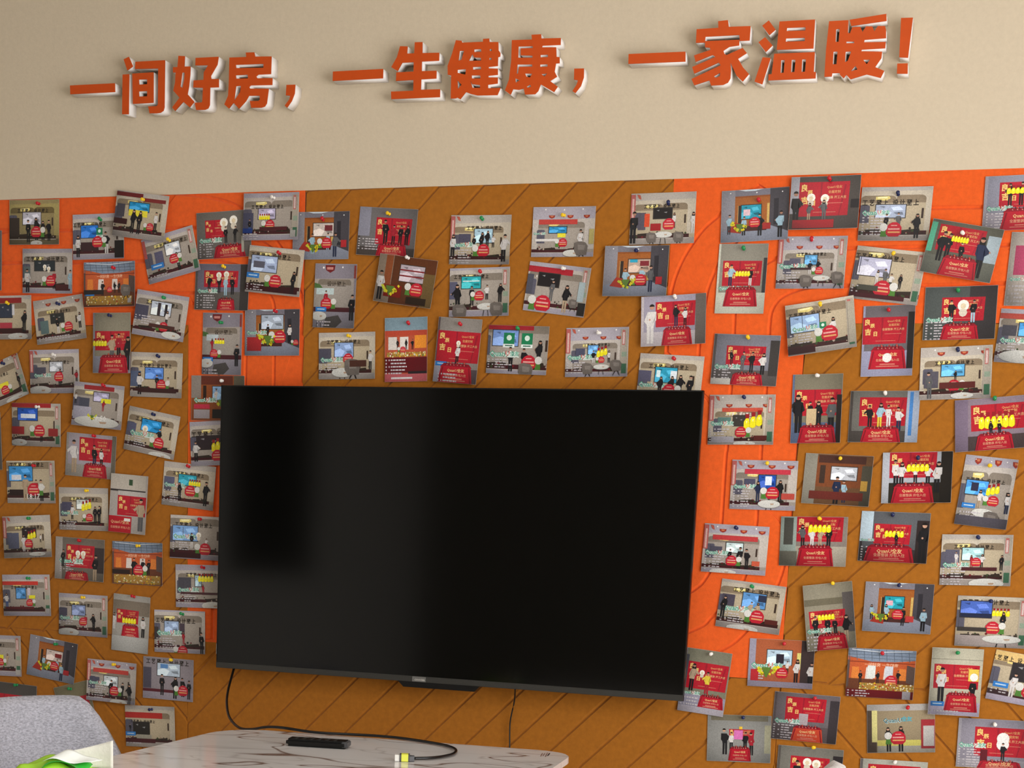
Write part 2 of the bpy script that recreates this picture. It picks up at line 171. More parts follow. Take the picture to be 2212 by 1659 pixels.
LETTERS=[('一', [([(-1.1151, 2.2826), (-0.9851, 2.2819), (-0.9845, 2.2615), (-1.1143, 2.2617)], [])]), ('间', [([(-0.9592, 2.3366), (-0.9445, 2.3418), (-0.9329, 2.3189), (-0.949, 2.3104)], []), ([(-0.9624, 2.3011), (-0.9437, 2.3013), (-0.9458, 2.2074), (-0.9643, 2.2082)], []), ([(-0.9259, 2.3292), (-0.8425, 2.3288), (-0.8441, 2.2192), (-0.8468, 2.2116), (-0.8551, 2.2073), (-0.8667, 2.2064), (-0.8859, 2.2072), (-0.8899, 2.2233), (-0.8683, 2.2229), (-0.864, 2.2241), (-0.8623, 2.2276), (-0.8613, 2.3105), (-0.9269, 2.3126)], []), ([(-0.9347, 2.302), (-0.8748, 2.3024), (-0.8749, 2.2314), (-0.9333, 2.2312)], [[(-0.9164, 2.2875), (-0.8924, 2.2869), (-0.8924, 2.2754), (-0.9157, 2.2754)], [(-0.9165, 2.2598), (-0.8925, 2.2596), (-0.8925, 2.2472), (-0.9158, 2.2474)]])]), ('好', [([(-0.8048, 2.3369), (-0.7869, 2.3352), (-0.7884, 2.3112), (-0.7715, 2.3109), (-0.7721, 2.2921), (-0.7752, 2.2652), (-0.7794, 2.2472), (-0.7604, 2.2287), (-0.7728, 2.2162), (-0.7908, 2.23), (-0.8138, 2.2097), (-0.822, 2.2182), (-0.8013, 2.24), (-0.8188, 2.2568), (-0.8139, 2.2764), (-0.8123, 2.2989), (-0.8198, 2.2992), (-0.8198, 2.3114), (-0.8074, 2.3111)], [[(-0.7943, 2.298), (-0.7871, 2.2974), (-0.7884, 2.282), (-0.7935, 2.2619), (-0.7994, 2.2663), (-0.7962, 2.2851)]]), ([(-0.757, 2.3296), (-0.694, 2.3291), (-0.6971, 2.3113), (-0.7147, 2.2866), (-0.714, 2.2791), (-0.693, 2.2784), (-0.6929, 2.2593), (-0.7168, 2.2598), (-0.7175, 2.2193), (-0.7217, 2.2119), (-0.7304, 2.209), (-0.7548, 2.2094), (-0.7591, 2.2265), (-0.7402, 2.2262), (-0.738, 2.2283), (-0.7362, 2.2601), (-0.7632, 2.2619), (-0.7623, 2.2781), (-0.735, 2.2782), (-0.7341, 2.2956), (-0.7222, 2.3112), (-0.7579, 2.3124)], [])]), ('房', [([(-0.6642, 2.3257), (-0.6184, 2.3247), (-0.6197, 2.3349), (-0.5969, 2.3342), (-0.5943, 2.3243), (-0.5505, 2.3226), (-0.5515, 2.2829), (-0.5852, 2.2832), (-0.5909, 2.2794), (-0.5883, 2.2748), (-0.5473, 2.2734), (-0.5477, 2.258), (-0.6056, 2.2596), (-0.6097, 2.2563), (-0.6077, 2.2522), (-0.557, 2.2499), (-0.5616, 2.2167), (-0.5669, 2.2097), (-0.5764, 2.2074), (-0.6034, 2.2083), (-0.6077, 2.224), (-0.5845, 2.223), (-0.5807, 2.2256), (-0.5805, 2.2349), (-0.6101, 2.2362), (-0.6179, 2.2245), (-0.6369, 2.2073), (-0.6521, 2.2219), (-0.6642, 2.2089), (-0.6771, 2.2189), (-0.667, 2.2387), (-0.6653, 2.2655)], [[(-0.6468, 2.3085), (-0.5713, 2.3069), (-0.5719, 2.2979), (-0.6458, 2.3008)], [(-0.6466, 2.2847), (-0.6138, 2.2845), (-0.6131, 2.2759), (-0.6456, 2.2767)], [(-0.6454, 2.2598), (-0.6317, 2.26), (-0.6341, 2.2453), (-0.6502, 2.2259), (-0.6484, 2.2406)]])]), ('，', [([(-0.5094, 2.2562), (-0.486, 2.2557), (-0.4872, 2.2361), (-0.4947, 2.2192), (-0.507, 2.2045), (-0.5133, 2.2093), (-0.501, 2.2234), (-0.499, 2.2313), (-0.5106, 2.2324)], [])]), ('一', [([(-0.3871, 2.2805), (-0.2573, 2.2801), (-0.2573, 2.2595), (-0.3873, 2.2595)], [])]), ('生', [([(-0.2155, 2.328), (-0.1964, 2.3265), (-0.1975, 2.3108), (-0.1791, 2.3105), (-0.1786, 2.3346), (-0.1593, 2.3341), (-0.1588, 2.31), (-0.1164, 2.3086), (-0.1164, 2.2913), (-0.1595, 2.2916), (-0.1594, 2.2704), (-0.1219, 2.2697), (-0.1219, 2.2526), (-0.1598, 2.2525), (-0.16, 2.2295), (-0.1117, 2.2285), (-0.1114, 2.2113), (-0.2344, 2.212), (-0.2356, 2.2288), (-0.179, 2.2282), (-0.1791, 2.252), (-0.2237, 2.2519), (-0.2233, 2.2707), (-0.1797, 2.2705), (-0.1797, 2.2912), (-0.209, 2.2913), (-0.2202, 2.2733), (-0.2365, 2.283), (-0.2227, 2.3044)], [])]), ('健', [([(-0.0758, 2.3337), (-0.0617, 2.3316), (-0.0606, 2.3275), (-0.009, 2.3266), (-0.009, 2.3328), (0.0061, 2.3328), (0.0067, 2.3252), (0.0285, 2.3241), (0.0295, 2.3065), (0.0343, 2.3008), (0.0344, 2.2927), (0.0292, 2.2916), (0.0294, 2.2727), (0.007, 2.2716), (0.0072, 2.2683), (0.0296, 2.2667), (0.0302, 2.2536), (0.0072, 2.2525), (0.0073, 2.2487), (0.0304, 2.2476), (0.0307, 2.2346), (0.0071, 2.2329), (0.0074, 2.2253), (0.0381, 2.2247), (0.0311, 2.2095), (-0.0183, 2.2108), (-0.0355, 2.2152), (-0.0466, 2.2195), (-0.0601, 2.2044), (-0.0686, 2.2084), (-0.0711, 2.2068), (-0.0842, 2.2069), (-0.0848, 2.2577), (-0.0933, 2.2595), (-0.0946, 2.2788), (-0.0841, 2.3056)], [[(-0.0656, 2.3101), (-0.0547, 2.31), (-0.0602, 2.2907), (-0.0679, 2.2884)], [(-0.0696, 2.2693), (-0.0485, 2.2697), (-0.0496, 2.2574), (-0.0694, 2.2625)], [(-0.0688, 2.246), (-0.0581, 2.2359), (-0.0671, 2.2267)], [(-0.03, 2.3115), (-0.0124, 2.3114), (-0.0122, 2.3051), (-0.0298, 2.3055)], [(-0.0343, 2.3016), (-0.0293, 2.2941), (-0.0123, 2.2924), (-0.012, 2.2861), (-0.0424, 2.2871)], [(-0.0316, 2.2735), (-0.0115, 2.273), (-0.0113, 2.267), (-0.0314, 2.2675)], [(-0.034, 2.2553), (-0.0123, 2.2543), (-0.012, 2.2475), (-0.0337, 2.2485)], [(-0.0367, 2.2445), (-0.0317, 2.2361), (-0.0124, 2.2333), (-0.0121, 2.227), (-0.0314, 2.2279)], [(0.0079, 2.3103), (0.0134, 2.31), (0.0136, 2.3054), (0.0081, 2.3057)], [(0.0078, 2.2914), (0.0136, 2.2911), (0.0138, 2.2864), (0.0079, 2.2867)]])]), ('康', [([(0.0613, 2.3264), (0.1097, 2.3251), (0.1083, 2.3353), (0.1312, 2.3352), (0.1322, 2.326), (0.1786, 2.3246), (0.1787, 2.3102), (0.1359, 2.3108), (0.1337, 2.3072), (0.1685, 2.3054), (0.1701, 2.285), (0.1776, 2.2841), (0.1783, 2.2712), (0.1696, 2.2711), (0.1671, 2.2538), (0.1737, 2.2428), (0.1576, 2.2341), (0.1762, 2.2211), (0.1678, 2.2099), (0.1353, 2.2279), (0.1299, 2.2138), (0.1227, 2.2074), (0.0984, 2.2076), (0.0948, 2.2208), (0.0827, 2.2186), (0.0689, 2.2206), (0.0633, 2.2086), (0.0491, 2.2188), (0.0579, 2.2415), (0.0617, 2.2819)], [[(0.078, 2.312), (0.1125, 2.311), (0.1127, 2.3067), (0.0833, 2.3077), (0.084, 2.2929), (0.1128, 2.2906), (0.113, 2.286), (0.0781, 2.2878)], [(0.1317, 2.2912), (0.1498, 2.2909), (0.15, 2.2855), (0.132, 2.2859)], [(0.0772, 2.2735), (0.1131, 2.2718), (0.1133, 2.2669), (0.0811, 2.268), (0.0796, 2.254), (0.076, 2.2528)], [(0.1318, 2.2708), (0.1499, 2.2705), (0.1501, 2.2651), (0.132, 2.2655)], [(0.0964, 2.2532), (0.114, 2.2518), (0.1089, 2.2439), (0.0997, 2.2463)], [(0.1358, 2.2499), (0.1502, 2.2506), (0.1436, 2.2442)], [(0.0734, 2.244), (0.0842, 2.2389), (0.0744, 2.2339)], [(0.1013, 2.2246), (0.1096, 2.2288), (0.1128, 2.224), (0.1054, 2.2217)]])]), ('，', [([(0.2138, 2.2577), (0.2369, 2.2571), (0.2373, 2.2384), (0.2314, 2.22), (0.2188, 2.2053), (0.212, 2.2101), (0.2209, 2.2231), (0.224, 2.2324), (0.2144, 2.2341)], [])]), ('一', [([(0.3397, 2.2823), (0.4696, 2.2806), (0.4709, 2.2601), (0.3402, 2.2616)], [])]), ('家', [([(0.492, 2.3257), (0.5406, 2.3259), (0.5391, 2.3395), (0.5608, 2.3406), (0.5636, 2.3266), (0.6119, 2.3256), (0.6118, 2.2962), (0.5902, 2.2965), (0.5884, 2.3086), (0.5129, 2.3093), (0.5121, 2.2972), (0.4922, 2.2977)], []), ([(0.5125, 2.3001), (0.5891, 2.2988), (0.5892, 2.2873), (0.5676, 2.2856), (0.555, 2.2782), (0.5576, 2.2717), (0.5625, 2.2686), (0.5974, 2.2817), (0.6074, 2.2706), (0.5886, 2.26), (0.592, 2.2555), (0.6018, 2.2406), (0.6151, 2.227), (0.6022, 2.2123), (0.5873, 2.2254), (0.5723, 2.253), (0.5747, 2.2361), (0.5745, 2.2202), (0.5695, 2.2117), (0.5588, 2.2073), (0.5321, 2.2071), (0.5276, 2.2181), (0.4941, 2.2094), (0.4869, 2.2229), (0.5508, 2.2483), (0.5463, 2.2543), (0.4925, 2.2337), (0.4869, 2.2477), (0.5383, 2.2663), (0.5311, 2.2707), (0.4941, 2.2581), (0.4895, 2.2717), (0.526, 2.2814), (0.5238, 2.2862), (0.5134, 2.2873)], [[(0.5372, 2.2263), (0.5508, 2.2329), (0.5504, 2.2257), (0.5421, 2.2226)]])]), ('温', [([(0.6375, 2.3248), (0.6512, 2.3348), (0.6673, 2.3151), (0.6543, 2.3047)], []), ([(0.6316, 2.2914), (0.6454, 2.3009), (0.6629, 2.2834), (0.6491, 2.2704)], []), ([(0.643, 2.2601), (0.6607, 2.2578), (0.6461, 2.2045), (0.6286, 2.211)], []), ([(0.6747, 2.3312), (0.7515, 2.3308), (0.7524, 2.2725), (0.6727, 2.2738)], [[(0.6921, 2.3174), (0.7324, 2.3166), (0.7321, 2.3098), (0.6914, 2.311)], [(0.6915, 2.2962), (0.7325, 2.2954), (0.7325, 2.2883), (0.6911, 2.2894)]]), ([(0.6678, 2.266), (0.756, 2.2649), (0.7567, 2.2245), (0.7615, 2.2243), (0.7616, 2.2114), (0.6588, 2.2119), (0.6585, 2.2243), (0.6653, 2.2246)], [[(0.6841, 2.2523), (0.6917, 2.2525), (0.6915, 2.2262), (0.6845, 2.226)], [(0.707, 2.2518), (0.7152, 2.2519), (0.715, 2.2265), (0.7074, 2.2263)], [(0.7298, 2.2515), (0.738, 2.2516), (0.7378, 2.226), (0.7302, 2.2258)]])]), ('暖', [([(0.8253, 2.326), (0.9019, 2.3335), (0.9036, 2.3195), (0.8299, 2.3134)], []), ([(0.7819, 2.3256), (0.823, 2.3255), (0.8238, 2.3003), (0.8281, 2.2986), (0.8325, 2.311), (0.8494, 2.3106), (0.8547, 2.3), (0.8612, 2.3108), (0.8745, 2.31), (0.8797, 2.3), (0.8862, 2.3102), (0.901, 2.3094), (0.904, 2.3014), (0.9053, 2.2852), (0.8604, 2.2842), (0.8593, 2.2792), (0.9054, 2.2776), (0.9053, 2.265), (0.8561, 2.2648), (0.8548, 2.2615), (0.8994, 2.2583), (0.8989, 2.2457), (0.8871, 2.2281), (0.907, 2.2195), (0.9008, 2.2057), (0.8705, 2.2142), (0.837, 2.2059), (0.8273, 2.2154), (0.8219, 2.2086), (0.8138, 2.2161), (0.8129, 2.2198), (0.797, 2.2203), (0.7961, 2.2135), (0.7804, 2.2134), (0.7797, 2.2688)], [[(0.7982, 2.3087), (0.8056, 2.3091), (0.8056, 2.283), (0.799, 2.2833)], [(0.796, 2.2637), (0.8047, 2.2638), (0.8046, 2.2378), (0.7965, 2.2382)], [(0.822, 2.2829), (0.8384, 2.282), (0.8387, 2.2784), (0.8222, 2.2792)], [(0.8221, 2.2623), (0.834, 2.2623), (0.8281, 2.2437), (0.8223, 2.2411)], [(0.8607, 2.2443), (0.8755, 2.2436), (0.8689, 2.2346)], [(0.8453, 2.2329), (0.8504, 2.2251), (0.8357, 2.2221)]])]), ('！', [([(0.9333, 2.3234), (0.958, 2.3228), (0.9547, 2.2435), (0.9362, 2.2453)], []), ([(0.9332, 2.2328), (0.9551, 2.2323), (0.9566, 2.2115), (0.934, 2.2126)], [])])]
PRINTS=[
(-1.25, 1.9623, 0.152, 0.112, -0.0108, 0, (-1.2334, 2.0075), 'red', 'S 1 0 0 yel; sg .47 .2 .62; q 0 .4 .2 .42 3a2f28; tv .27 .28 .36 .27 b9b8c4; p .38 .95 .5 k k; p .55 .9 .5 k k; p .68 .9 .42 k k; p .8 .92 .46 k k; b .54 .72 .2 2; T .55 .97 .24 .12', 'print of dim yellowish showroom with four dark figures, at far top left under beige wall', 'at far top left under beige wall'),
(-1.0571, 1.9231, 0.152, 0.112, 0.0124, 0, (-1.0484, 1.9632), 'green', 'S 1 0 0 cool; sg .33 .19 .64; tv .16 .25 .33 .27 1f6fc8; G .46 .31 .12; q .15 .62 .35 .2 3a2326; p .1 .95 .48 w k; p .66 .88 .48 k w; b .48 .62 .2 2; q .82 .6 .18 .38 1e1a18', 'print of showroom with plain blue screen and green card, left steep tilted print top left', 'left of the steep tilted print at top left'),
(-0.9281, 1.9693, 0.152, 0.112, -0.1295, 1, (-0.9191, 2.0083), 'yellow', 'S 1 0 0 warm; q .0 .02 .5 .09 6e1f22; q .5 .1 .45 .08 7a2a2a; q .03 .28 .15 .28 4a4650; tv .26 .22 .38 .18 1f8fc6; q .26 .38 .36 .14 e2d43a; p .36 .9 .52 k k; p .48 .9 .5 k k; p .8 .8 .42 w k; b .7 .72 .14 1; q 0 .6 .25 .12 3a1618', 'print of showroom with blue over yellow screen, highest one above the left orange panel', 'highest one above the left orange panel'),
(-0.8458, 1.8743, 0.152, 0.112, 0.2304, 0, (-0.8479, 1.9091), 'yellow', 'S 1 0 0 cool r; sg .55 .2 .6; q .0 .04 .06 .4 b0524e; tv .42 .24 .28 .25 cfd6de; q .2 .35 .16 .35 5a5870; p .62 .88 .4 w k; b .55 .6 .17 2; B .1 .6 .24; N .05 .85 2 .4', 'print of pale showroom with blue corner tag, steeply tilted, beside left orange column', 'steeply tilted, beside left orange column'),
(-1.2116, 1.8395, 0.152, 0.112, -0.0166, 0, None, '', 'S 1 0 0 cool; sg .45 .19 .75; tv .24 .27 .4 .22 2a3236; M .44 .4 .06; M .52 .44 .06; q .02 .4 .13 .2 5d6a6a; p .1 .98 .52 w k; p .63 .9 .42 r k; b .56 .72 .19 1; q .66 .8 .3 .14 4a1f20; p .96 .9 .42 u u', 'print of showroom with black screen and two white round stickers, second down far left edge', 'second down at far left edge'),
(-1.0209, 1.8036, 0.152, 0.112, 0.0136, 1, (-1.0052, 1.8429), 'red', 'H; B .03 .67 .17; p .36 .75 .32 k k; p .6 .7 .25 k k; p .68 .7 .25 k k; b .5 .62 .1 0; q 0 .62 .38 .1 2a2220; Z .05 .76 .9 .2; C .82 .62 .2; q .86 .82 .07 .1 b9b4b4', 'print of orange hall with heap of yellow goods, left of centre in upper orange panel', 'left of centre in upper orange panel'),
(-0.8705, 1.7249, 0.152, 0.112, -0.141, 1, (-0.858, 1.7687), 'green', 'S 1 0 0 cool; sg .5 .2 .62; q 0 .32 .25 .3 4c4a5c; tv .3 .2 .38 .3 c8d2e0; q .42 .22 .06 .28 3a3236; q .56 .24 .05 .26 2a2428; N .02 .55 4 .4; p .62 .7 .32 w k; b .58 .74 .17 1; T .75 .9 .38 .16; q .3 .7 .5 .08 4a2a26', 'print of showroom print curling at its lower corner, touching the brown panel below upper orange', 'touching the brown panel below the upper orange'),
(-1.408, 1.8689, 0.112, 0.152, -0.0173, 0, None, '', 'R .1 .2 .95 .6 6a6462 8a8480; K .2 .65 .9 1', 'print of sliver of grey and crimson ceremony, cut by the left frame edge, upper one', 'cut by the left frame edge, upper one'),
(-1.3382, 1.7229, 0.152, 0.112, 0.0093, 0, (-1.3331, 1.7579), 'yellow', 'S 1 0 0 warm; q .3 .05 .5 .12 8a2426; tv .35 .2 .25 .3 303848; q .6 .2 .05 .25 c8c8cc; q .7 .0 .0 0 000000; p .85 .85 .5 k k; q .35 .62 .25 .14 b03a48; T .72 .94 .42 .16; q .3 .75 .5 .1 3a1a18', 'print of showroom with white table and red garland, at left frame edge, third row', 'at left frame edge, third row'),
(-1.1754, 1.717, 0.152, 0.112, 0.1183, 0, (-1.176, 1.7558), 'navy', 'S .9 0 .05 warm l; sg .5 .27 .45; tv .32 .36 .26 .2 2c2e2c; q .1 .48 .16 .3 5a7070; p .45 .8 .35 k w; b .66 .68 .17 1; p .9 .75 .35 w k; N .05 .86 2 .85', 'print of showroom leaning print with orange speech board, between round table print and ceremony print', 'between round table print and tall ceremony print'),
(-1.0147, 1.6571, 0.112, 0.152, 0.0028, 1, (-1.0161, 1.7249), 'navy', 'R .05 .3 .98 .62 8c8674 8f8f9c; p .5 .82 .45 t g; p .68 .75 .4 r k; p .92 .95 .55 k k; Y .0 .44 5 .36; K .15 .7 .95 1', 'print of tall crimson ceremony print with yellow row, left side, straddling the upper orange edge', 'left side, straddling the upper orange edge'),
(-1.1936, 1.5849, 0.152, 0.112, 0.0205, 0, (-1.1916, 1.6263), 'white', 'S 1 0 0 cool q; sg .52 .25 .56; tv .4 .28 .26 .22 b8bcc4; q .1 .4 .22 .2 4c4a58; L .08 .55 .35; p .6 .85 .4 r k; b .58 .62 .18 0; T .2 .93 .45 .2; p .95 .78 .3 r k', 'print of showroom with white table lower left, second column left, above brown clock time print', 'second column left, above the brown clock time print'),
(-1.3619, 1.5536, 0.152, 0.112, 0.3439, 0, (-1.3498, 1.6036), 'navy', 'S 1 0 0 warm l r; sg .45 .3 .5; q .4 .52 .25 .1 e6d93a; b .55 .7 .17 2; T .75 .97 .5 .14; p .88 .8 .35 k k', 'print of steeply tilted showroom, hanging off the left frame edge mid height', 'hanging off the left frame edge mid height'),
(-0.887, 1.578, 0.152, 0.112, -0.0251, 0, (-0.8786, 1.6237), 'navy', 'S 1 0 0 warm; sg .48 .25 .62; tv .28 .34 .35 .25 5a8ad8; q 0 .42 .2 .35 55607a; p .18 .95 .5 w k; p .52 .85 .35 k k; p .72 .9 .35 w k; b .6 .72 .18 2; q .15 .8 .75 .1 3a1c1c', 'print of showroom with light blue screen and dark sofa, right beside tall left ceremony print', 'right beside the tall left ceremony print'),
(-1.0576, 1.4981, 0.152, 0.112, -0.0794, 1, (-1.037, 1.5479), 'red', 'S 1 0 0 cool; q .2 .05 .6 .1 9a2a2e; q .12 .35 .2 .3 4a4c5a; tv .4 .2 .3 .2 a8a4c0; q .55 .33 .2 .1 e0da30; p .6 .62 .25 r r; p .05 .5 .25 w k; q .02 .55 .35 .3 a9a6b4; T .5 .88 .9 .26; x .4 .72 .28 09:50; F .4 .85 .14', 'print of grey showroom showing the time 09:50, left block centre, above two ceremony figures', 'left block centre, above two ceremony figures'),
(-1.2528, 1.4463, 0.152, 0.112, -0.0071, 0, (-1.2424, 1.4933), 'white', 'S 1 0 0 warm r; q 0 0 .8 .1 a02428; tv .12 .12 .4 .28 1d56b8; q .18 .25 .3 .1 dfe8f4; p .6 .9 .38 k k; b .56 .64 .22 1; q 0 .55 .25 .18 9a2226; q .75 .58 .2 .18 90282a; T .15 .92 .32 .16', 'print of showroom with blue emblem screen, at left, above the 18:17 print', 'at left, above the 18:17 print'),
(-0.9009, 1.4317, 0.152, 0.112, -0.1713, 0, (-0.8918, 1.4775), 'navy', 'S 1 0 0 warm; sg .48 .2 .66; q .02 .36 .16 .2 5a5c78; tv .28 .22 .38 .26 1f8fd0; M .36 .44 .09; L .08 .52 .48; N .06 .66 5 .35; p .66 .75 .38 k k; b .66 .7 .2 1; T .72 .98 .45 .16', 'print of tilted showroom with bright blue screen and overlay text, left TV, above chevron grooves', 'left of TV, above chevron grooves'),
(-1.086, 1.3688, 0.152, 0.112, -0.0589, 0, (-1.0716, 1.42), 'red', 'R .26 .08 .92 .62 a49ca4 9a948c; q .92 0 .08 1 6a6458; p .17 .92 .75 w t; p .58 .8 .55 k n; p .72 .74 .42 w k; K .35 .68 .85 1', 'print of ceremony with man in white trousers, left block centre, above yellow fan print', 'left block centre, above yellow fan print'),
(-0.9675, 1.2468, 0.112, 0.152, -0.0543, 1, None, '', 'q 0 0 1 1 a9a29c; q 0 0 .95 .25 b8b0a4; q .48 .08 .1 .1 2f4a30; q .0 .26 .95 .03 2a2422; q .2 .28 .75 .08 b4afaa; R2 .2 .36 .98 .7; p .85 .95 .55 t g; q .0 .72 .6 .28 b31828; x2 .05 .78 .5; q .4 .75 .17 .05 e6e2da', 'print of tall ceremony print with red gift box, left block, right fan shaped yellow print', 'left block, right of the fan shaped yellow print'),
(-1.2724, 1.2956, 0.152, 0.112, 0.026, 0, (-1.2589, 1.3388), 'red', 'S 1.2 .0 -.08 warm r; sg .42 .05 .7; tv .05 .13 .48 .34 3a8fd0; q .1 .33 .2 .12 d8dce4; q .05 .68 .32 .14 2a1a18; p .38 .95 .62 t t; p .6 .85 .4 r k; p .72 .95 .5 w k; b .55 .68 .24 2; x .42 .78 .26 18:17', 'print of showroom with large sky screen showing 18:17, at far left edge mid height', 'at far left edge mid height'),
(-1.1096, 1.2291, 0.152, 0.112, 0.0079, 0, (-1.0952, 1.2783), 'yellow', 'S .95 0 .03 warm; sg .5 .23 .58; q .06 .34 .2 .2 4c4a60; tv .36 .28 .26 .22 c4ccc8; Yf .46 .3 .2; p .27 .75 .35 w k; L .04 .56 .36; p .74 .82 .38 k k; p .82 .84 .42 k k; b .62 .7 .15 1; N .03 .8 4 .42', 'print of showroom with fan of yellow tipped bars, left block, touching red gift box print', 'left block, touching the red gift box print'),
(-0.7925, 1.2995, 0.152, 0.112, -0.0789, 0, (-0.79, 1.3479), 'red', 'S .95 0 .02 warm; sg .48 .2 .6; tv .3 .26 .34 .24 2a9ab0; q .02 .34 .2 .16 5a5c74; L .03 .48 .4; N .03 .64 6 .36; Y .5 .36 5 .23; p .84 .92 .55 k k; p .34 .85 .4 k k; b .54 .62 .2 2', 'print of showroom with teal screen and man in suit, beside TV left edge mid height', 'beside TV left edge at mid height'),
(-0.711, 1.4096, 0.152, 0.112, 0.058, 0, None, '', 'S 1 0 0 cool; sg .48 .25 .9; tv .12 .33 .5 .3 2e2428; Yf .4 .4 .24; p .1 .9 .45 w k; b .5 .78 .2 0', 'print of showroom with dark screen, yellow fan, lower one half hidden by TV left edge', 'lower one half hidden by TV left edge'),
(-0.7087, 1.5219, 0.152, 0.112, 0.0005, 0, (-0.6948, 1.5651), 'white', 'q 0 0 1 1 8a4a22; q 0 0 .18 .5 8a8078; q .18 0 .6 .2 5e2a1c; q .8 0 .2 1 5a5444; q .22 .22 .06 .35 2a1c14; tv .4 .24 .3 .3 8ab0d8; p .46 .6 .3 w w; L .05 .5 .42; q .05 .64 .3 .1 c03048; F .55 .68 .18; q .05 .76 .3 .2 a59ca0; q .4 .75 .4 .2 1c1a16', 'print of orange room with light blue screen, tucked behind the TV upper left corner', 'tucked behind the TV upper left corner'),
(-1.2818, 1.1496, 0.152, 0.112, 0.0676, 1, (-1.2724, 1.1989), 'green', 'S .9 0 .04 warm q; sg .55 .24 .55; q .1 .4 .22 .38 5a5e74; tv .4 .3 .28 .22 2a2022; Yf .5 .36 .18; p .42 .85 .4 w w; p .58 .9 .3 r k; b .52 .66 .16 0; p .78 .65 .2 w k; T .7 .92 .35 .1', 'print of showroom with cabinet and yellow fan, far left, two below 18:17 print', 'far left, two below 18:17 print'),
(-1.1226, 1.0958, 0.152, 0.112, -0.0282, 0, (-1.1199, 1.1452), 'red', 'q 0 0 1 1 6e665c; q 0 0 .14 1 a8a098; R2 .22 .16 .8 .7; q .8 .2 .2 .6 3a3232; M .46 .36 .08; M .57 .36 .08; L .08 .5 .5; N .1 .64 4 .3; p .82 .98 .6 k t; K .2 .8 .7 1; p .16 .7 .4 k k', 'print of ceremony with two white stickers and dark door, left block, left orange hall print', 'left block, left of the orange hall print'),
(-0.9455, 1.0925, 0.152, 0.112, -0.0015, 0, (-0.9379, 1.1391), 'yellow', 'H; p .42 .8 .42 k k; p .6 .75 .35 k k; p .72 .76 .35 k k; b .52 .66 .2 2; q 0 .66 .35 .1 2a1c18; Z .03 .78 .94 .2', 'print of orange hall with people and yellow gifts, left block, lower of two hall prints', 'left block, lower of the two hall prints'),
(-0.77, 1.1668, 0.152, 0.112, -0.0142, 0, (-0.7556, 1.215), 'red', 'S 1.15 0 -.06 cool; sg .45 .17 .72; tv .05 .24 .48 .34 7aa4d8; q .24 .26 .01 .3 55606e; L .06 .44 .44; M .55 .44 .08; N .05 .62 4 .35; p .42 .75 .35 k w; p .7 .72 .22 w k; b .68 .76 .22 1; q 0 .86 .6 .12 3a1418', 'print of showroom with split sky screen, beside TV left edge, above five bar print', 'beside TV left edge, above five bar print'),
(-0.7538, 1.041, 0.152, 0.112, 0.0218, 0, (-0.7447, 1.0896), 'red', 'S .95 0 .02 cool; sg .5 .19 .6; q .05 .3 .25 .25 4a4850; tv .38 .25 .12 .25 a8c4d0; Y .44 .22 5 .3; L .04 .54 .42; p .54 .7 .25 r r; N .05 .68 5 .35; T .72 .95 .42 .2; q .1 .64 .8 .05 4a2a2e', 'print of showroom with row of five yellow bars, beside the TV lower left edge', 'beside the TV lower left edge'),
(-1.2916, 0.9909, 0.152, 0.112, 0.0482, 0, (-1.2803, 1.0374), 'green', 'S 1 0 .02 cool r; q 0 .16 .75 .09 c0382e; sg .45 .27 .55; tv .28 .32 .2 .26 4a88c0; q .52 .32 .06 .18 c8bcc4; q .55 .5 .13 .08 e6de30; p .08 .8 .35 w b; b .56 .68 .14 2; q .05 .78 .6 .06 5a1c20; q .9 .82 .08 .12 aaa6a6', 'print of showroom with orange red garland, far left, below the grey cabinet print', 'far left, below the grey cabinet print'),
(-1.1137, 0.9463, 0.152, 0.112, -0.0066, 0, (-1.1083, 0.9941), 'yellow', 'S 1 0 0 cool r; sg .42 .22 .56; q .02 .35 .15 .18 4a4858; tv .27 .27 .27 .24 8090b8; L .02 .54 .4; p .55 .8 .32 r w; p .72 .88 .42 k k; b .5 .66 .16 0; T .2 .93 .44 .2; N .02 .66 2 .3', 'print of showroom with standing woman in black dress, left block, left of crimson table print', 'left block, left of tall crimson table print'),
(-0.9658, 0.9313, 0.112, 0.152, -0.0552, 0, (-0.9535, 1.0037), 'red', 'q 0 0 1 1 a8a49c; q 0 .1 1 .25 7d7264; R2 .1 .26 .7 .5; p .04 .62 .28 w w; p .84 .72 .36 w k; Y .26 .38 5 .38; K .25 .52 .74 .74; q 0 .73 1 .27 b8b8b4', 'print of tall ceremony print with bare white floor, left block, beside the chevron grooves', 'left block, beside the chevron grooves'),
(-0.8179, 0.9185, 0.152, 0.112, 0.0172, 0, (-0.8067, 0.9653), 'green', 'S 1.1 0 -.02 cool; sg .42 .2 .78; q 0 .4 .08 .3 3a3436; tv .2 .26 .28 .3 9ab0d0; q .5 .3 .1 .26 4a3e48; L .05 .48 .5; N .04 .66 6 .45; p .58 .8 .3 r r; p .94 1 .5 k k; b .56 .96 .2 1', 'print of showroom with black curtained picture, below the five bar print, near TV corner', 'below the five bar print, near TV corner'),
(-1.3887, 0.8203, 0.152, 0.112, 0.0246, 0, None, '', 'S 1 0 0 cool r; sg .4 .2 .5; q .5 .48 .12 .1 e0d838; b .55 .66 .15 2; p .7 .7 .25 t t; q .88 .84 .1 .13 b8b4b0', 'print of showroom with yellow block and grey square, cut by left frame edge, low down', 'cut by the left frame edge, low down'),
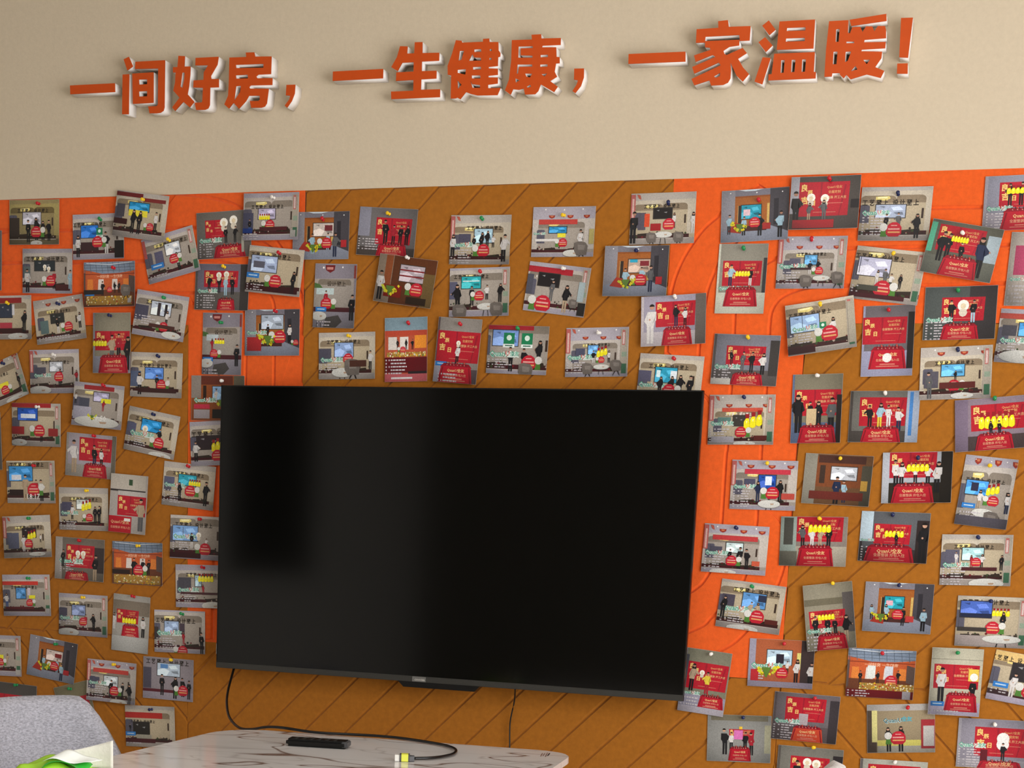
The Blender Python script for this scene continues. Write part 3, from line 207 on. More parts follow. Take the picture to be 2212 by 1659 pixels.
(-1.2134, 0.8204, 0.152, 0.112, -0.1245, 0, (-1.1964, 0.8629), 'green', 'O; tv .37 .28 .34 .25 c8b8b0; q .55 .34 .14 .1 7a2426; p .33 .8 .36 u u; p .62 .8 .32 u u; p .72 .98 .42 u n; b .56 .66 .17 1; F .35 .8 .2; q .76 .7 .12 .12 b02830', 'print of orange room with pale blue shirts and flowers, low left, just above the chair', 'low left, just above the chair'),
(-1.0219, 0.7722, 0.152, 0.112, -0.0309, 1, (-1.0107, 0.8198), 'yellow', 'S .95 0 .06 cool l q; q .12 .2 .72 .1 b8423a; tv .34 .37 .28 .24 c4ccd0; q .05 .42 .2 .13 4c4a5c; L .04 .52 .36; N .04 .64 6 .35; p .48 .88 .42 k k; p .72 .9 .4 k k; p .88 1 .48 k g; b .56 .72 .18 2; T .66 .98 .36 .14', 'print of showroom with kneeling group and red garland, low left, overlapping a print behind chair', 'low left, overlapping a print behind chair'),
(-0.8524, 0.7904, 0.152, 0.112, -0.0106, 0, (-0.8411, 0.842), 'yellow', 'q 0 0 1 1 8e868c; q 0 .8 1 .2 9c94a0; sg .48 .06 .85; q 0 .25 .16 .5 4e4a58; tv .28 .13 .45 .3 b8c8d8; q .34 .15 .15 .1 5a88c0; q 0 .76 .9 .07 5a1c28; p .38 .9 .5 k k; p .64 .96 .52 k k; p .8 .9 .45 k k; p .92 .95 .45 k k; b .8 .76 .2 1', 'print of showroom with five people dressed in black, low left, right of kneeling group print', 'low left, right of the kneeling group print'),
(-0.9074, 0.6575, 0.152, 0.112, 0.0347, 0, (-0.9009, 0.7052), 'navy', 'S 1 0 0 warm; q 0 .16 .75 .14 b02c26; sg .35 .34 .5; tv .16 .4 .32 .3 26221f; B .0 .64 .2; q .22 .7 .3 .1 9a9688; p .1 .65 .2 k k; q 0 .8 .6 .1 4a1a20; N .02 .9 1 .4', 'print of showroom above the marble table corner, lowest one left of the TV', 'lowest one left of the TV'),
(-1.3424, 0.6897, 0.152, 0.112, -0.04, 0, (-1.3265, 0.7423), 'green', 'R .0 .28 .7 .75 4c4844 605a56; q .78 .3 .2 .7 2a2420; q .3 .45 .35 .2 d8a040; p .3 .9 .5 k k', 'print of crimson ceremony with gold lettering, behind the grey chair at far left', 'behind the grey chair at far left'),
(-1.1363, 0.6828, 0.112, 0.152, 0.2641, 0, (-1.1536, 0.7427), 'green', 'q 0 0 1 1 6e6850; q .3 .25 .62 .75 a01c2a; q 0 .2 .2 .05 d8d4cc', 'print of slanted print with red banner corner, peeking out right behind the grey chair', 'peeking out right behind the grey chair'),
(-1.42, 1.3994, 0.112, 0.152, 0.0353, 0, None, '', 'q 0 0 1 1 5a5652; q .1 .3 .8 .4 901c28', 'print of dark sliver with white paper edge, at left frame edge above 18:17 print', 'at left frame edge above 18:17 print'),
(-0.6938, 1.921, 0.152, 0.112, 0.0427, 0, None, '', 'R .15 .17 .55 .55 68645e 6a6460; M .5 .24 .12; M .68 .2 .12; p .53 .68 .35 k k; p .7 .68 .35 k k; L .04 .56 .42; N .04 .68 6 .3; K .3 .72 .9 1; q .82 .55 .05 .35 a8a698', 'print of ceremony with two white sticker heads, top of left orange column', 'top of left orange column'),
(-0.5598, 1.96, 0.152, 0.112, -0.0029, 1, (-0.551, 2.0033), 'white', 'S 1 0 0 cool r; sg .43 .25 .58; tv .27 .33 .3 .22 b8b0cc; Y .28 .45 5 .2; q 0 .42 .18 .4 4a4a60; p .12 .85 .3 k b; b .48 .68 .17 1; q .3 .72 .5 .08 4a1c22; q 0 .75 .17 .1 1c3a80; N .0 .86 3 .33; q .86 .8 .1 .15 aaa8a2', 'print of showroom with lilac screen and yellow row, topmost on the left orange column', 'topmost on the left orange column'),
(-0.4266, 1.9137, 0.152, 0.112, -0.0073, 0, (-0.4204, 1.9497), 'red', 'O; tv .36 .24 .36 .27 c4b8b0; q .56 .28 .14 .12 6a2a30; p .35 .88 .42 u u; p .62 .8 .35 u u; p .75 .95 .5 g n; b .6 .66 .18 1; F .36 .85 .2; q .86 .6 .1 .15 b02830', 'print of orange room with flowers beneath pale figures, crossing from orange onto brown top left', 'crossing from orange onto brown at top left'),
(-0.699, 1.7946, 0.152, 0.112, -0.0236, 0, (-0.6903, 1.8425), 'yellow', 'R .16 .14 .8 .5 6e6a78 5a5652; q .84 0 .16 1 3a3634; p .26 .62 .38 k k; p .45 .62 .38 k k; p .57 .68 .42 u u; p .7 .66 .4 k k; M .44 .24 .08; M .58 .22 .08; L .05 .55 .38; N .04 .68 6 .36; K .42 .75 .76 1', 'print of ceremony with woman in pale blue dress, left orange column, below white sticker heads', 'left orange column, below white sticker heads'),
(-0.5472, 1.8305, 0.152, 0.112, -0.1, 1, (-0.5334, 1.8715), 'red', 'S 1.1 0 -.03 warm; sg .4 .15 .72; tv .06 .2 .46 .34 a8b8d8; q .1 .32 .2 .14 5a5a68; B .0 .58 .22; q .0 .82 .95 .14 3a1216; p .85 .96 .48 k k; p .58 .9 .3 k k; b .52 .72 .22 1; N .02 .82 3 .3', 'print of showroom with big lavender screen and blue tag, right side of left orange column', 'right side of the left orange column'),
(-0.6975, 1.6562, 0.112, 0.152, -0.0158, 0, (-0.6968, 1.7079), 'green', 'V; q .1 .35 .3 .1 b8c4c8; Y .3 .42 4 .26; p .25 .62 .2 r r; b .3 .66 .2 2; p .88 .86 .35 k k; B .02 .72 .26; T .1 .82 .36 .14; N .05 .92 3 .4', 'print of tall showroom with lantern and yellow row, left orange column, above TV corner', 'left orange column, above TV corner'),
(-0.5566, 1.6839, 0.152, 0.112, 0.004, 0, (-0.5443, 1.7338), 'red', 'O; tv .3 .12 .4 .3 a8b4c4; L .03 .46 .38; N .03 .62 4 .3; q .04 .6 .26 .3 b02c30; p .42 .62 .3 k k; p .82 .74 .42 w k; b .64 .6 .22 1; F .42 .78 .26; b .94 .72 .1 1', 'print of orange room with woman in black skirt, bottom right of the left orange column', 'bottom right of the left orange column'),
(-0.2512, 1.9184, 0.152, 0.112, -0.0691, 0, (-0.2449, 1.9597), 'yellow', 'R .3 .2 .92 .75 6e6a6a 4c4440; q 0 0 .2 .6 8a8a98; p .48 .75 .5 k k; p .62 .75 .4 r k; p .74 .75 .4 k k; p .85 .75 .4 k k; N .02 .65 5 .35; K .34 .74 .88 1', 'print of crowded ceremony on crimson backdrop, first one fully on brown above TV', 'first one fully on brown above TV'),
(-0.3864, 1.7709, 0.112, 0.152, -0.0304, 0, None, '', 'V; q .05 .38 .42 .1 b8c8c8; p .28 .68 .26 r r; b .3 .62 .26 2; p .92 .88 .4 k k; B .05 .68 .26; T .14 .82 .36 .14; N .1 .9 3 .4', 'print of tall showroom print with blue tag and white table, left edge brown centre panel', 'left edge of the brown centre panel'),
(-0.1964, 1.8032, 0.152, 0.112, -0.1335, 1, (-0.1896, 1.8559), 'white', 'q 0 0 1 1 5a3018; q 0 0 .25 1 8a7a6a; q .12 0 .12 .7 8a4a28; tv .38 .17 .42 .34 b0a4ac; q .38 .26 .42 .03 7a2228; q .38 .38 .42 .03 7a2228; p .08 .95 .6 w k; q .8 .3 .2 .7 6a5430; b .7 .66 .22 1; q .15 .62 .3 .25 7a1a10; F .25 .85 .26; q .55 .82 .35 .15 2a1c10', 'print of dark orange room with collage screen, third above TV, tilted clockwise', 'third above TV, tilted clockwise'),
(-0.0105, 1.8965, 0.152, 0.112, -0.0147, 0, (-0.0055, 1.9423), 'green', 'S .95 0 .05 warm q; sg .56 .22 .58; q .14 .38 .2 .18 4c4a5c; tv .4 .28 .3 .28 a8c8d8; L .04 .56 .4; N .02 .7 6 .35; p .4 .72 .3 k w; p .52 .75 .4 k k; p .62 .68 .36 k k; p .72 .66 .25 w k; p .9 .95 .55 w k; b .56 .72 .2 1; p .05 .85 .45 w k', 'print of showroom with several people before bright screen, middle of brown panel, top row', 'middle of brown panel, top row'),
(0.195, 1.9106, 0.152, 0.112, -0.0087, 0, (0.1966, 1.947), 'yellow', 'S .85 0 .1 cool l; q .1 .25 .62 .1 b8403a; tv .27 .4 .28 .12 2a8cc0; L .02 .52 .2; q .41 .53 .13 .08 e2d83a; p .78 .88 .42 w k; b .5 .72 .14 1; q .05 .64 .35 .05 d8d4d0; T .66 .93 .3 .14; C .8 .82 .22; q .92 .45 .08 .3 b0a468', 'print of showroom with oval table and red garland, right of brown panel, top row', 'right of brown panel, top row'),
(-0.0081, 1.7771, 0.152, 0.112, 0.0145, 0, (-0.0062, 1.823), 'red', 'S 1.05 0 -.03 cool r; sg .36 .14 .58; tv .2 .18 .32 .24 2aa8b0; q .22 .26 .28 .02 d8e8e4; q 0 .28 .13 .36 5a5a70; p .14 .92 .58 k k; p .38 .78 .4 k k; p .63 .66 .3 w k; p .85 .72 .38 k k; b .5 .58 .16 1; T .62 .8 .3 .14; C .18 .88 .24; C .8 .84 .22', 'print of showroom with teal screen, table and two chairs, middle of brown panel, second row', 'middle of brown panel, second row'),
(0.1855, 1.7817, 0.152, 0.112, -0.1201, 0, (0.2025, 1.8282), 'white', 'S 1 0 0 cool r; q 0 .08 .72 .12 a82430; sg .12 .24 .3 w; q .0 .25 .1 .4 4c4c58; tv .18 .2 .34 .26 1e1a1c; p .42 .75 .42 g g; p .66 .95 .55 k t; b .3 .82 .26 1; C .8 .74 .14; q .88 .72 .12 .26 2a2826; q .85 .3 .1 .4 a8b8bc', 'print of showroom with black screen, man in camouflage, right of brown panel, second row', 'right of brown panel, second row'),
(0.4309, 1.9355, 0.152, 0.112, 0.0087, 0, (0.4428, 1.9664), 'navy', 'S .95 0 .03 warm q; sg .48 .22 .55; tv .36 .3 .28 .2 1c1818; q .12 .38 .12 .34 55505c; q .22 .4 .08 .26 d04a28; p .05 .98 .62 k k; p .68 .7 .3 w k; b .6 .62 .18 0; T .52 .82 .28 .12; C .34 .86 .16; C .76 .86 .16; q .32 .6 .16 .14 9a1c20; p .98 .8 .4 w w', 'print of showroom with man in black its left edge, topmost, on brown and orange seam', 'topmost, on the brown and orange seam'),
(0.376, 1.8198, 0.152, 0.112, -0.0044, 1, (0.3764, 1.8643), 'navy', 'O; tv .38 .27 .34 .26 b8a090; q .4 .27 .12 .06 2a9ab8; q .56 .3 .14 .1 7a2830; p .34 .85 .4 u u; p .6 .78 .35 u u; p .74 .92 .52 g n; b .58 .68 .18 1; F .35 .85 .22; q .82 .62 .1 .15 b02830', 'print of orange room with yellow flowers, just left of the right orange column, second row', 'just left of the right orange column, second row'),
(0.4717, 1.71, 0.152, 0.112, 0.053, 1, (0.4735, 1.7593), 'white', 'R .22 .12 .84 .62 9a94a4 b8b0b4; q .84 0 .16 1 6a625c; p .14 .95 .78 w w; p .54 .62 .42 k n; p .68 .62 .36 w k; K .32 .64 .8 1', 'print of ceremony with man in white facing a couple, left edge of right orange column', 'left edge of the right orange column'),
(-0.3505, 1.6284, 0.152, 0.112, 0.0196, 0, (-0.3422, 1.6748), 'yellow', 'S 1 0 0 warm; sg .44 .16 .6; q 0 .34 .22 .3 4c4a58; tv .28 .22 .33 .3 8aa4d0; L .03 .54 .4; N .03 .68 3 .4; b .52 .56 .17 0; T .42 .86 .38 .2; q .5 .72 .05 .1 a01c40; p .92 .8 .4 w k; C .6 .72 .28; q .55 .6 .3 .14 4a2a20', 'print of showroom with red bottle on white table, directly above TV, leftmost', 'directly above TV, leftmost'),
(-0.1927, 1.6435, 0.112, 0.152, 0.0295, 0, (-0.187, 1.7043), 'red', 'q 0 0 1 1 b8543a; q 0 0 1 .2 8098a4; q 0 .2 1 .08 b84832; q .08 .3 .2 .2 d8d0c8; q .35 .3 .2 .2 e0d8d0; q .7 .28 .28 .2 e89030; p .3 .5 .16 k k; p .5 .5 .16 k k; p .65 .5 .16 k k; b .42 .5 .14 1; Z .05 .54 .92 .07; q 0 .62 1 .24 5e1018; q .55 .84 .45 .06 2a2024; N .02 .65 6 .5; q 0 .88 1 .12 b85a60; q .15 .93 .5 .03 e0d8d8', 'print of tall hall print with crimson lower half, directly above TV, second from left', 'directly above TV, second from left'),
(-0.0558, 1.6404, 0.112, 0.152, -0.0653, 1, (-0.049, 1.7009), 'red', 'R .02 .2 1 .68 8c8680 5a4c50; q .0 .68 .15 .32 a8a4b0; p .5 .72 .32 w k; M .5 .38 .08; B .02 .68 .26; K .1 .7 .9 1; N .1 .86 3 .5', 'print of tall ceremony print with one white shirted figure, directly above TV, third from left', 'directly above TV, third from left'),
(0.0939, 1.6435, 0.152, 0.112, -0.0292, 0, (0.0948, 1.6922), 'green', 'S 1.3 0 -.1 cool; q 0 0 .75 .09 a02430; tv .08 .1 .42 .32 7a9ad8; G .26 .15 .18; G .56 .15 .18; p .4 .95 .5 k k; p .62 .92 .45 k k; p .86 .85 .55 k k; L .04 .54 .5; N .02 .7 4 .4; b .7 .76 .24 2; C .66 .9 .24', 'print of showroom with two green cards over faces, directly above TV, fourth from left', 'directly above TV, fourth from left'),
(0.2906, 1.6389, 0.152, 0.112, 0.0174, 0, (0.2962, 1.6825), 'white', 'S .82 0 .1 cool l r q; sg .5 .31 .42; q .16 .42 .15 .14 4a4c60; tv .36 .36 .16 .18 6aa4dc; Yf .5 .4 .17; L .03 .56 .42; N .02 .7 5 .34; p .45 .72 .25 k w; p .7 .72 .25 w k; T .58 .8 .25 .1; C .36 .82 .18; C .82 .76 .18; b .58 .66 .1 1', 'print of showroom with yellow fan and small white table, directly above TV, fifth from left', 'directly above TV, fifth from left'),
(0.47, 1.5776, 0.152, 0.112, -0.048, 0, (0.4787, 1.6241), 'red', 'S 1 0 0 warm; sg .46 .2 .62; q .0 .34 .2 .22 56546a; tv .26 .26 .34 .3 2a98b8; q .28 .32 .06 .14 d8f0f4; q .5 .32 .1 .16 dfe8ee; L .02 .58 .42; p .35 .85 .4 k k; p .52 .85 .42 k k; p .66 .85 .45 k k; p .82 .9 .5 k k; b .5 .72 .2 2; N .02 .74 3 .36', 'print of showroom with teal screen, lower edge hidden, tucked behind TV upper right corner', 'tucked behind TV upper right corner'),
(0.6427, 1.9377, 0.152, 0.112, 0.0375, 0, (0.6502, 1.9683), 'red', 'O; tv .3 .3 .29 .26 1f90a8; q .33 .38 .1 .12 d8b8c0; p .12 .85 .38 u k; p .34 .88 .36 u k; p .58 .9 .42 k k; p .88 .95 .5 u k; b .5 .64 .16 0; F .28 .82 .2; q .62 .66 .12 .12 a02a28', 'print of orange room with turquoise screen, topmost on the right orange column', 'topmost on the right orange column'),
(0.7973, 1.9593, 0.152, 0.112, 0.0074, 1, (0.8057, 2.0074), 'red', 'q 0 0 1 1 4a4440; q 0 0 .12 .7 a8a8b0; R2 .12 .1 .85 .75; p .09 .98 .7 k k; M .3 .4 .1; M .5 .42 .1; p .28 .85 .35 g t; p .5 .85 .4 g g; q .88 .45 .12 .16 221e20; q .05 .82 .6 .16 a81c26', 'print of dark red stage with two costumed sticker heads, topmost right, touching the beige wall', 'topmost right, touching the beige wall'),
(0.9515, 1.9336, 0.152, 0.112, -0.0125, 0, (0.9548, 1.973), 'navy', 'S 1.05 0 0 warm; sg .42 .25 .8; tv .22 .33 .42 .24 a8b4cc; L .03 .44 .4; N .04 .56 7 .4; p .38 .85 .35 k k; p .56 .82 .34 g g; p .82 .96 .45 k k; b .5 .8 .22 1', 'print of showroom with woman holding black tripod, top row right, on orange below beige wall', 'top row right, on orange below beige wall'),
(0.777, 1.8341, 0.152, 0.112, -0.0064, 0, (0.774, 1.8816), 'red', 'S .82 0 .1 cool l r q; sg .5 .3 .42; q .18 .42 .16 .14 5a5868; tv .4 .36 .18 .18 5a9ac8; L .03 .53 .4; N .02 .68 5 .35; p .48 .72 .25 k w; p .6 .7 .25 k k; b .62 .66 .12 1; T .66 .8 .25 .1; C .44 .84 .18; C .9 .78 .18; q .2 .6 .3 .04 3a2024', 'print of showroom with round table under red lanterns, orange area right, second row centre', 'orange area right, second row centre'),
(0.9454, 1.8046, 0.152, 0.112, -0.1143, 0, (0.9541, 1.8498), 'yellow', 'S 1.15 0 -.05 warm r; sg .35 .14 .7; tv .06 .2 .46 .34 c4c4dc; q .08 .2 .01 .3 3a3c50; p .36 .72 .3 w w; p .48 .72 .34 g g; p .56 .74 .28 w k; p .7 .74 .28 k k; b .46 .76 .24 2; q .1 .72 .3 .1 4a4a40; N .02 .74 4 .12; q .0 .88 .8 .08 4a1c22', 'print of showroom with very large pale screen, orange area right, below black tripod print', 'orange area right, below black tripod print'),
(1.0995, 1.8528, 0.152, 0.112, -0.1786, 1, (1.0996, 1.8885), 'white', 'R .12 .07 .78 .55 5c5c50 66685e; q 0 .05 .08 .55 5ab090; q .82 .15 .18 .5 a8b8c0; p .2 .75 .55 k k; p .3 .72 .5 k k; p .5 .75 .4 k k; p .78 .95 .75 n k; Y .32 .22 6 .24; K .24 .62 .78 1', 'print of ceremony with four people in dark coats, tilted one under the top right corner', 'tilted one under the top right corner'),
(1.2121, 1.9511, 0.152, 0.112, 0.022, 0, None, '', 'R .2 .12 .9 .58 8a8a98 a09aa4; p .35 .55 .4 k k; p .5 .55 .42 k k; Y .3 .2 4 .24; L .04 .56 .36; N .04 .68 6 .34; K .24 .6 .9 1', 'print of ceremony cut in half by frame, top right corner of the photo', 'top right corner of the photo'),
(0.6219, 1.8009, 0.112, 0.152, -0.0092, 0, (0.6235, 1.8651), 'green', 'R .1 .24 .9 .6 8c887c c8c8b8; q .93 .2 .07 .5 3a3a3c; p .27 .6 .3 u n; p .68 .6 .26 k w; Y .37 .37 5 .3; L .04 .62 .45; K .16 .62 .86 .9', 'print of tall ceremony print with bright white floor, right orange column, left side second row', 'right orange column, left side second row'),
(0.8094, 1.6959, 0.152, 0.112, 0.1471, 1, (0.805, 1.7414), 'yellow', 'S 1.15 0 -.05 warm r; sg .35 .18 .62; tv .06 .24 .42 .32 9ab8e0; q .23 .24 .01 .3 50607a; L .08 .46 .38; G .48 .42 .1; p .68 .78 .42 w k; b .62 .66 .24 1; N .04 .6 4 .34; q 0 .86 .4 .12 3a1018; q .9 .1 .1 .8 a8a090', 'print of showroom with sky screen and green card, tilted, on right orange and brown seam', 'tilted, on right orange and brown seam'),
(0.6433, 1.6228, 0.152, 0.112, -0.0306, 0, (0.6471, 1.6712), 'yellow', 'R .2 .22 .8 .6 7a7a84 5a5452; q .86 .1 .14 .7 3e3a38; p .29 .62 .3 k k; p .46 .72 .38 g g; p .6 .74 .4 k k; p .77 .78 .42 w k; L .04 .6 .4; N .04 .7 5 .3; q 0 .88 .3 .12 d0ccc4; K .3 .76 .8 1', 'print of ceremony with four standing people, right orange column, first beside TV top corner', 'right orange column, first beside TV top corner'),
(0.9582, 1.6654, 0.112, 0.152, 0.0352, 0, (0.9554, 1.7309), 'red', 'R .0 .16 .86 .54 6a6468 9a9ab4; q .88 .1 .12 .8 24201f; K .14 .58 .88 .9; o .5 .74 .09', 'print of tall empty stage print with red draped table, right side, left group black prints', 'right side, left of group of black prints'),
(1.1074, 1.7242, 0.152, 0.112, 0.0229, 0, (1.0997, 1.7704), 'green', 'q 0 0 1 1 4c5250; q .62 0 .38 1 363233; R2 .24 .2 .84 .65; p .38 .68 .42 k k; p .68 .68 .42 k u; M .54 .36 .13; L .03 .58 .38; N .03 .66 7 .3; K .24 .7 .78 1', 'print of dark ceremony with plain white figure blank, right edge area boundary orange and brown', 'right edge area at boundary of orange and brown'),
(1.2662, 1.6735, 0.152, 0.112, -0.053, 0, None, '', 'S 1 0 0 cool; q 0 .08 .5 .1 b04a40; q .05 .3 .2 .2 4a4850; tv .28 .25 .3 .24 4a9adc; L .04 .54 .4; N .03 .64 6 .3; T .35 .88 .6 .24', 'print of showroom with cyan screen, cut off, right frame edge, fourth down', 'right frame edge, fourth down'),
(1.2547, 1.814, 0.112, 0.152, -0.0181, 0, None, '', 'q 0 0 1 1 b8aea4; q .1 .18 .9 .4 b8486a; L .04 .62 .4; N .04 .72 6 .3; q .6 .7 .4 .25 b81c50', 'print of pinkish ceremony cut off by frame, right frame edge, below the tilted coats print', 'right frame edge, below the tilted coats print'),
(0.8127, 1.517, 0.112, 0.152, 0.0328, 0, (0.8111, 1.5895), 'white', 'R .05 .22 .98 .6 7c7664 5a6a88; q .9 .3 .1 .7 2a2422; p .14 .85 .55 k k; p .38 .7 .3 k k; p .55 .8 .4 k k; p .8 .85 .5 g k; q .3 .5 .2 .24 c8b088; K .14 .74 .92 1', 'print of tall ceremony print with bouquet on table, right seam orange and brown, mid height', 'right seam of orange and brown, mid height'),
(1.1096, 1.5979, 0.152, 0.112, 0.0489, 0, (1.1107, 1.645), 'navy', 'S .92 0 .06 warm l r; sg .48 .27 .55; tv .3 .34 .32 .22 5aa8d8; q .06 .46 .2 .32 54505a; p .14 .98 .5 g g; b .48 .74 .17 2; p .5 .66 .2 k k; T .6 .94 .32 .12; q .28 .68 .5 .12 5a2420', 'print of showroom with large man in dark shirt, right side, below the dark ceremony print', 'right side, below the dark ceremony print'),
(0.9631, 1.5018, 0.152, 0.112, 0.0159, 0, (0.9626, 1.5514), 'white', 'R .14 .12 .82 .68 6e6c66 4a4440; q .82 0 .18 1 a8b4c8; q .86 .02 .05 .85 4a88cc; p .3 .72 .44 k k; p .44 .72 .48 u y; p .57 .7 .42 w w; p .72 .78 .46 w n; K .18 .7 .76 1', 'print of ceremony with people and confetti by blue pillar, right side, left confetti yellow row', 'right side, left of the confetti yellow row'),
(0.6433, 1.4899, 0.152, 0.112, 0.017, 0, (0.6473, 1.5394), 'navy', 'S .85 0 .12 warm l r q; q .2 .26 .62 .08 c0503e; sg .45 .35 .4 w; tv .38 .42 .18 .2 3a3632; q .14 .45 .2 .14 5a7a74; L .03 .54 .36; Yf .54 .36 .28; b .5 .75 .17 2; N .02 .68 6 .3; q .05 .84 .35 .12 a8a4ac; T .56 .98 .34 .1; q .7 .82 .2 .1 5a2420', 'print of showroom with tall fan of yellow tipped bars, right orange column, directly beside TV', 'right orange column, directly beside TV'),
(1.1944, 1.49, 0.152, 0.112, 0.0954, 0, (1.1974, 1.5425), 'green', 'R .22 .12 1 .62 8a7a86 4a3c3c; q 0 0 .18 1 7c6c80; Y .33 .3 6 .5; p .5 .75 .3 k k; p .62 .75 .3 k k; K .28 .68 .82 1', 'print of ceremony with wide yellow row and confetti, right frame edge, mid height', 'right frame edge, mid height'),
(0.7049, 1.344, 0.152, 0.112, 0.0029, 0, (0.71, 1.3927), 'yellow', 'S .92 0 .06 cool l q; q .2 .18 .7 .1 c03848; tv .42 .3 .26 .26 1f4ea8; q .52 .32 .1 .18 dfe8f4; q .2 .38 .17 .12 4a4a60; L .04 .5 .36; N .04 .62 7 .32; p .42 .85 .42 n n; p .76 .82 .42 k k; b .64 .66 .2 1; T .6 .88 .34 .16; q .78 .66 .2 .12 b84a40', 'print of showroom with blue swirl screen, right orange column, second beside TV', 'right orange column, second beside TV'),
(0.8714, 1.3605, 0.152, 0.112, -0.0264, 0, (0.8741, 1.408), 'yellow', 'q 0 0 1 1 6a4a30; q 0 0 .18 1 8c887c; q .18 .05 .7 .6 7a4426; q .2 .02 .7 .15 4a2c24; q .85 .2 .15 .8 4c483c; q .23 .22 .08 .36 3c2c24; tv .4 .24 .38 .26 c0c4cc; p .5 .98 .54 n k; p .62 .95 .44 u n; q .1 .74 .8 .16 6a2a22; q .85 .5 .1 .2 b89040', 'print of brown room with couple before white screen, right of blue swirl print', 'right of blue swirl print'),
(1.0463, 1.3705, 0.152, 0.112, 0.044, 0, (1.0455, 1.412), 'navy', 'R .1 0 .78 .5 a8acb4 2c261c; q 0 0 .1 1 b4b8c0; q .84 0 .16 1 241e18; p .2 .7 .55 w k; p .28 .7 .5 w k; p .48 .62 .4 w k; p .66 .65 .4 w k; p .79 .8 .6 w k; Y .35 .2 5 .32; K .14 .62 .76 1', 'print of ceremony with five people in white shirts, right side, centre of the brown area', 'right side, centre of the brown area'),
(1.1977, 1.3429, 0.112, 0.152, -0.0845, 0, (1.202, 1.4005), 'yellow', 'S 1.1 0 .08 cool l; sg .45 .3 .75; tv .1 .35 .42 .2 4a9ae0; q .2 .38 .14 .12 2a2a40; Yf .5 .38 .25; p .4 .74 .26 w t; p .94 .78 .3 w n; b .66 .62 .22 1; B .08 .68 .26; T .5 .8 .42 .12; C .68 .86 .3; N .06 .8 5 .5; q 0 .86 1 .14 54505a', 'print of tall showroom print with face to face screen, right frame edge, tilted clockwise', 'right frame edge, tilted clockwise'),
(0.6486, 1.1952, 0.152, 0.112, -0.0217, 0, (0.6501, 1.2436), 'navy', 'S .92 0 .06 cool l q; q .14 .22 .7 .1 b83a3c; tv .36 .37 .26 .2 c8dcdc; q .12 .46 .18 .1 4c4a58; L .04 .55 .38; N .04 .66 6 .32; p .42 .8 .3 k k; p .58 .9 .45 k k; p .7 .9 .42 k k; b .46 .74 .17 2; T .34 .98 .42 .12; q .78 .72 .12 .1 c85a40', 'print of showroom with cloud shaped white screen, right orange column, third beside TV', 'right orange column, third beside TV'),
(0.8279, 1.2205, 0.152, 0.112, 0.0247, 0, (0.8402, 1.272), 'yellow', 'R .24 .0 .94 .5 8a8078 b0a898; q 0 0 .24 1 9aa8a0; q .05 .02 .14 .55 4c4c46; q 0 .7 .26 .3 6e6c60; p .34 .62 .45 g k; p .48 .62 .4 w w; p .6 .62 .4 t t; p .73 .62 .42 k k; Y .42 .12 5 .34; K .26 .58 .82 1', 'print of ceremony beside open doorway with daylight, right, on the seam below blue swirl print', 'right, on the seam below the blue swirl print'),
(1.0077, 1.2372, 0.152, 0.112, -0.0039, 0, (1.001, 1.2857), 'navy', 'R .2 .24 .74 .64 5a5c60 3a3436; q 0 0 .18 .6 c0d4e0; q .82 .15 .18 .85 2e2424; p .92 .98 .78 k k; Y .36 .34 5 .28; p .54 .68 .26 k k; L .02 .56 .2; N .03 .7 6 .3; K .08 .66 .82 1', 'print of ceremony with woman in black at right, right side, directly below five white shirts', 'right side, directly below five white shirts'),
(1.1902, 1.1939, 0.152, 0.112, 0.0289, 0, (1.1915, 1.2428), 'navy', 'S 1 0 0 warm r; sg .46 .2 .56; tv .3 .26 .3 .24 a8d4d8; q .06 .3 .2 .26 5a5868; p .22 .6 .26 w w; p .44 .66 .26 r r; p .58 .66 .28 w k; b .5 .54 .14 0; L .03 .56 .38; N .03 .66 7 .34; T .66 .96 .5 .2; q .3 .64 .5 .07 4a2024; p .86 .7 .3 k k', 'print of bright showroom with marble table corner, right frame edge, above mountain screen print', 'right frame edge, above mountain screen print'),
(0.6942, 1.0646, 0.152, 0.112, -0.0844, 0, (0.6965, 1.1104), 'green', 'S 1.05 0 -.02 warm; sg .56 .14 .72; tv .36 .22 .36 .3 5a90c8; q .6 .24 .12 .14 2a3046; q .04 .3 .2 .24 4c4654; L .06 .52 .5; N .05 .68 4 .4; p .5 .72 .32 t t; p .62 .72 .32 t t; p .08 .8 .45 k k; b .62 .7 .22 1; T .42 .98 .5 .16; q .75 .72 .2 .1 5a2420', 'print of tilted showroom with city skyline screen, lowest on the right orange column', 'lowest on the right orange column'),
(0.8792, 1.0518, 0.112, 0.152, 0.1496, 1, (0.8812, 1.1274), 'yellow', 'q 0 0 1 1 8c8674; q 0 .22 1 .1 6a6452; q .78 .15 .22 .6 5e5856; R2 .08 .4 .82 .66; p .2 .8 .32 k k; p .45 .8 .3 k k; p .6 .8 .28 k k; p .82 .9 .4 k t; Y .26 .44 5 .34; L .02 .68 .5; N .02 .78 7 .3; K .2 .76 .84 1', 'print of tall ceremony under bare grey ceiling, right side, overlapping the portrait poster print', 'right side, overlapping the portrait poster print'),
(1.03, 1.0797, 0.152, 0.112, 0.0023, 0, (1.0288, 1.1317), 'navy', 'O; tv .3 .28 .28 .24 1f98a8; q .32 .36 .1 .1 d8a8b4; p .12 .76 .3 u k; p .34 .78 .34 u k; p .58 .86 .38 k k; p .88 .95 .46 u k; b .5 .64 .16 0; F .26 .8 .2; q .62 .66 .12 .12 b83a38', 'print of orange room with teal screen and crowd, right side, low centre of brown area', 'right side, low centre of brown area'),
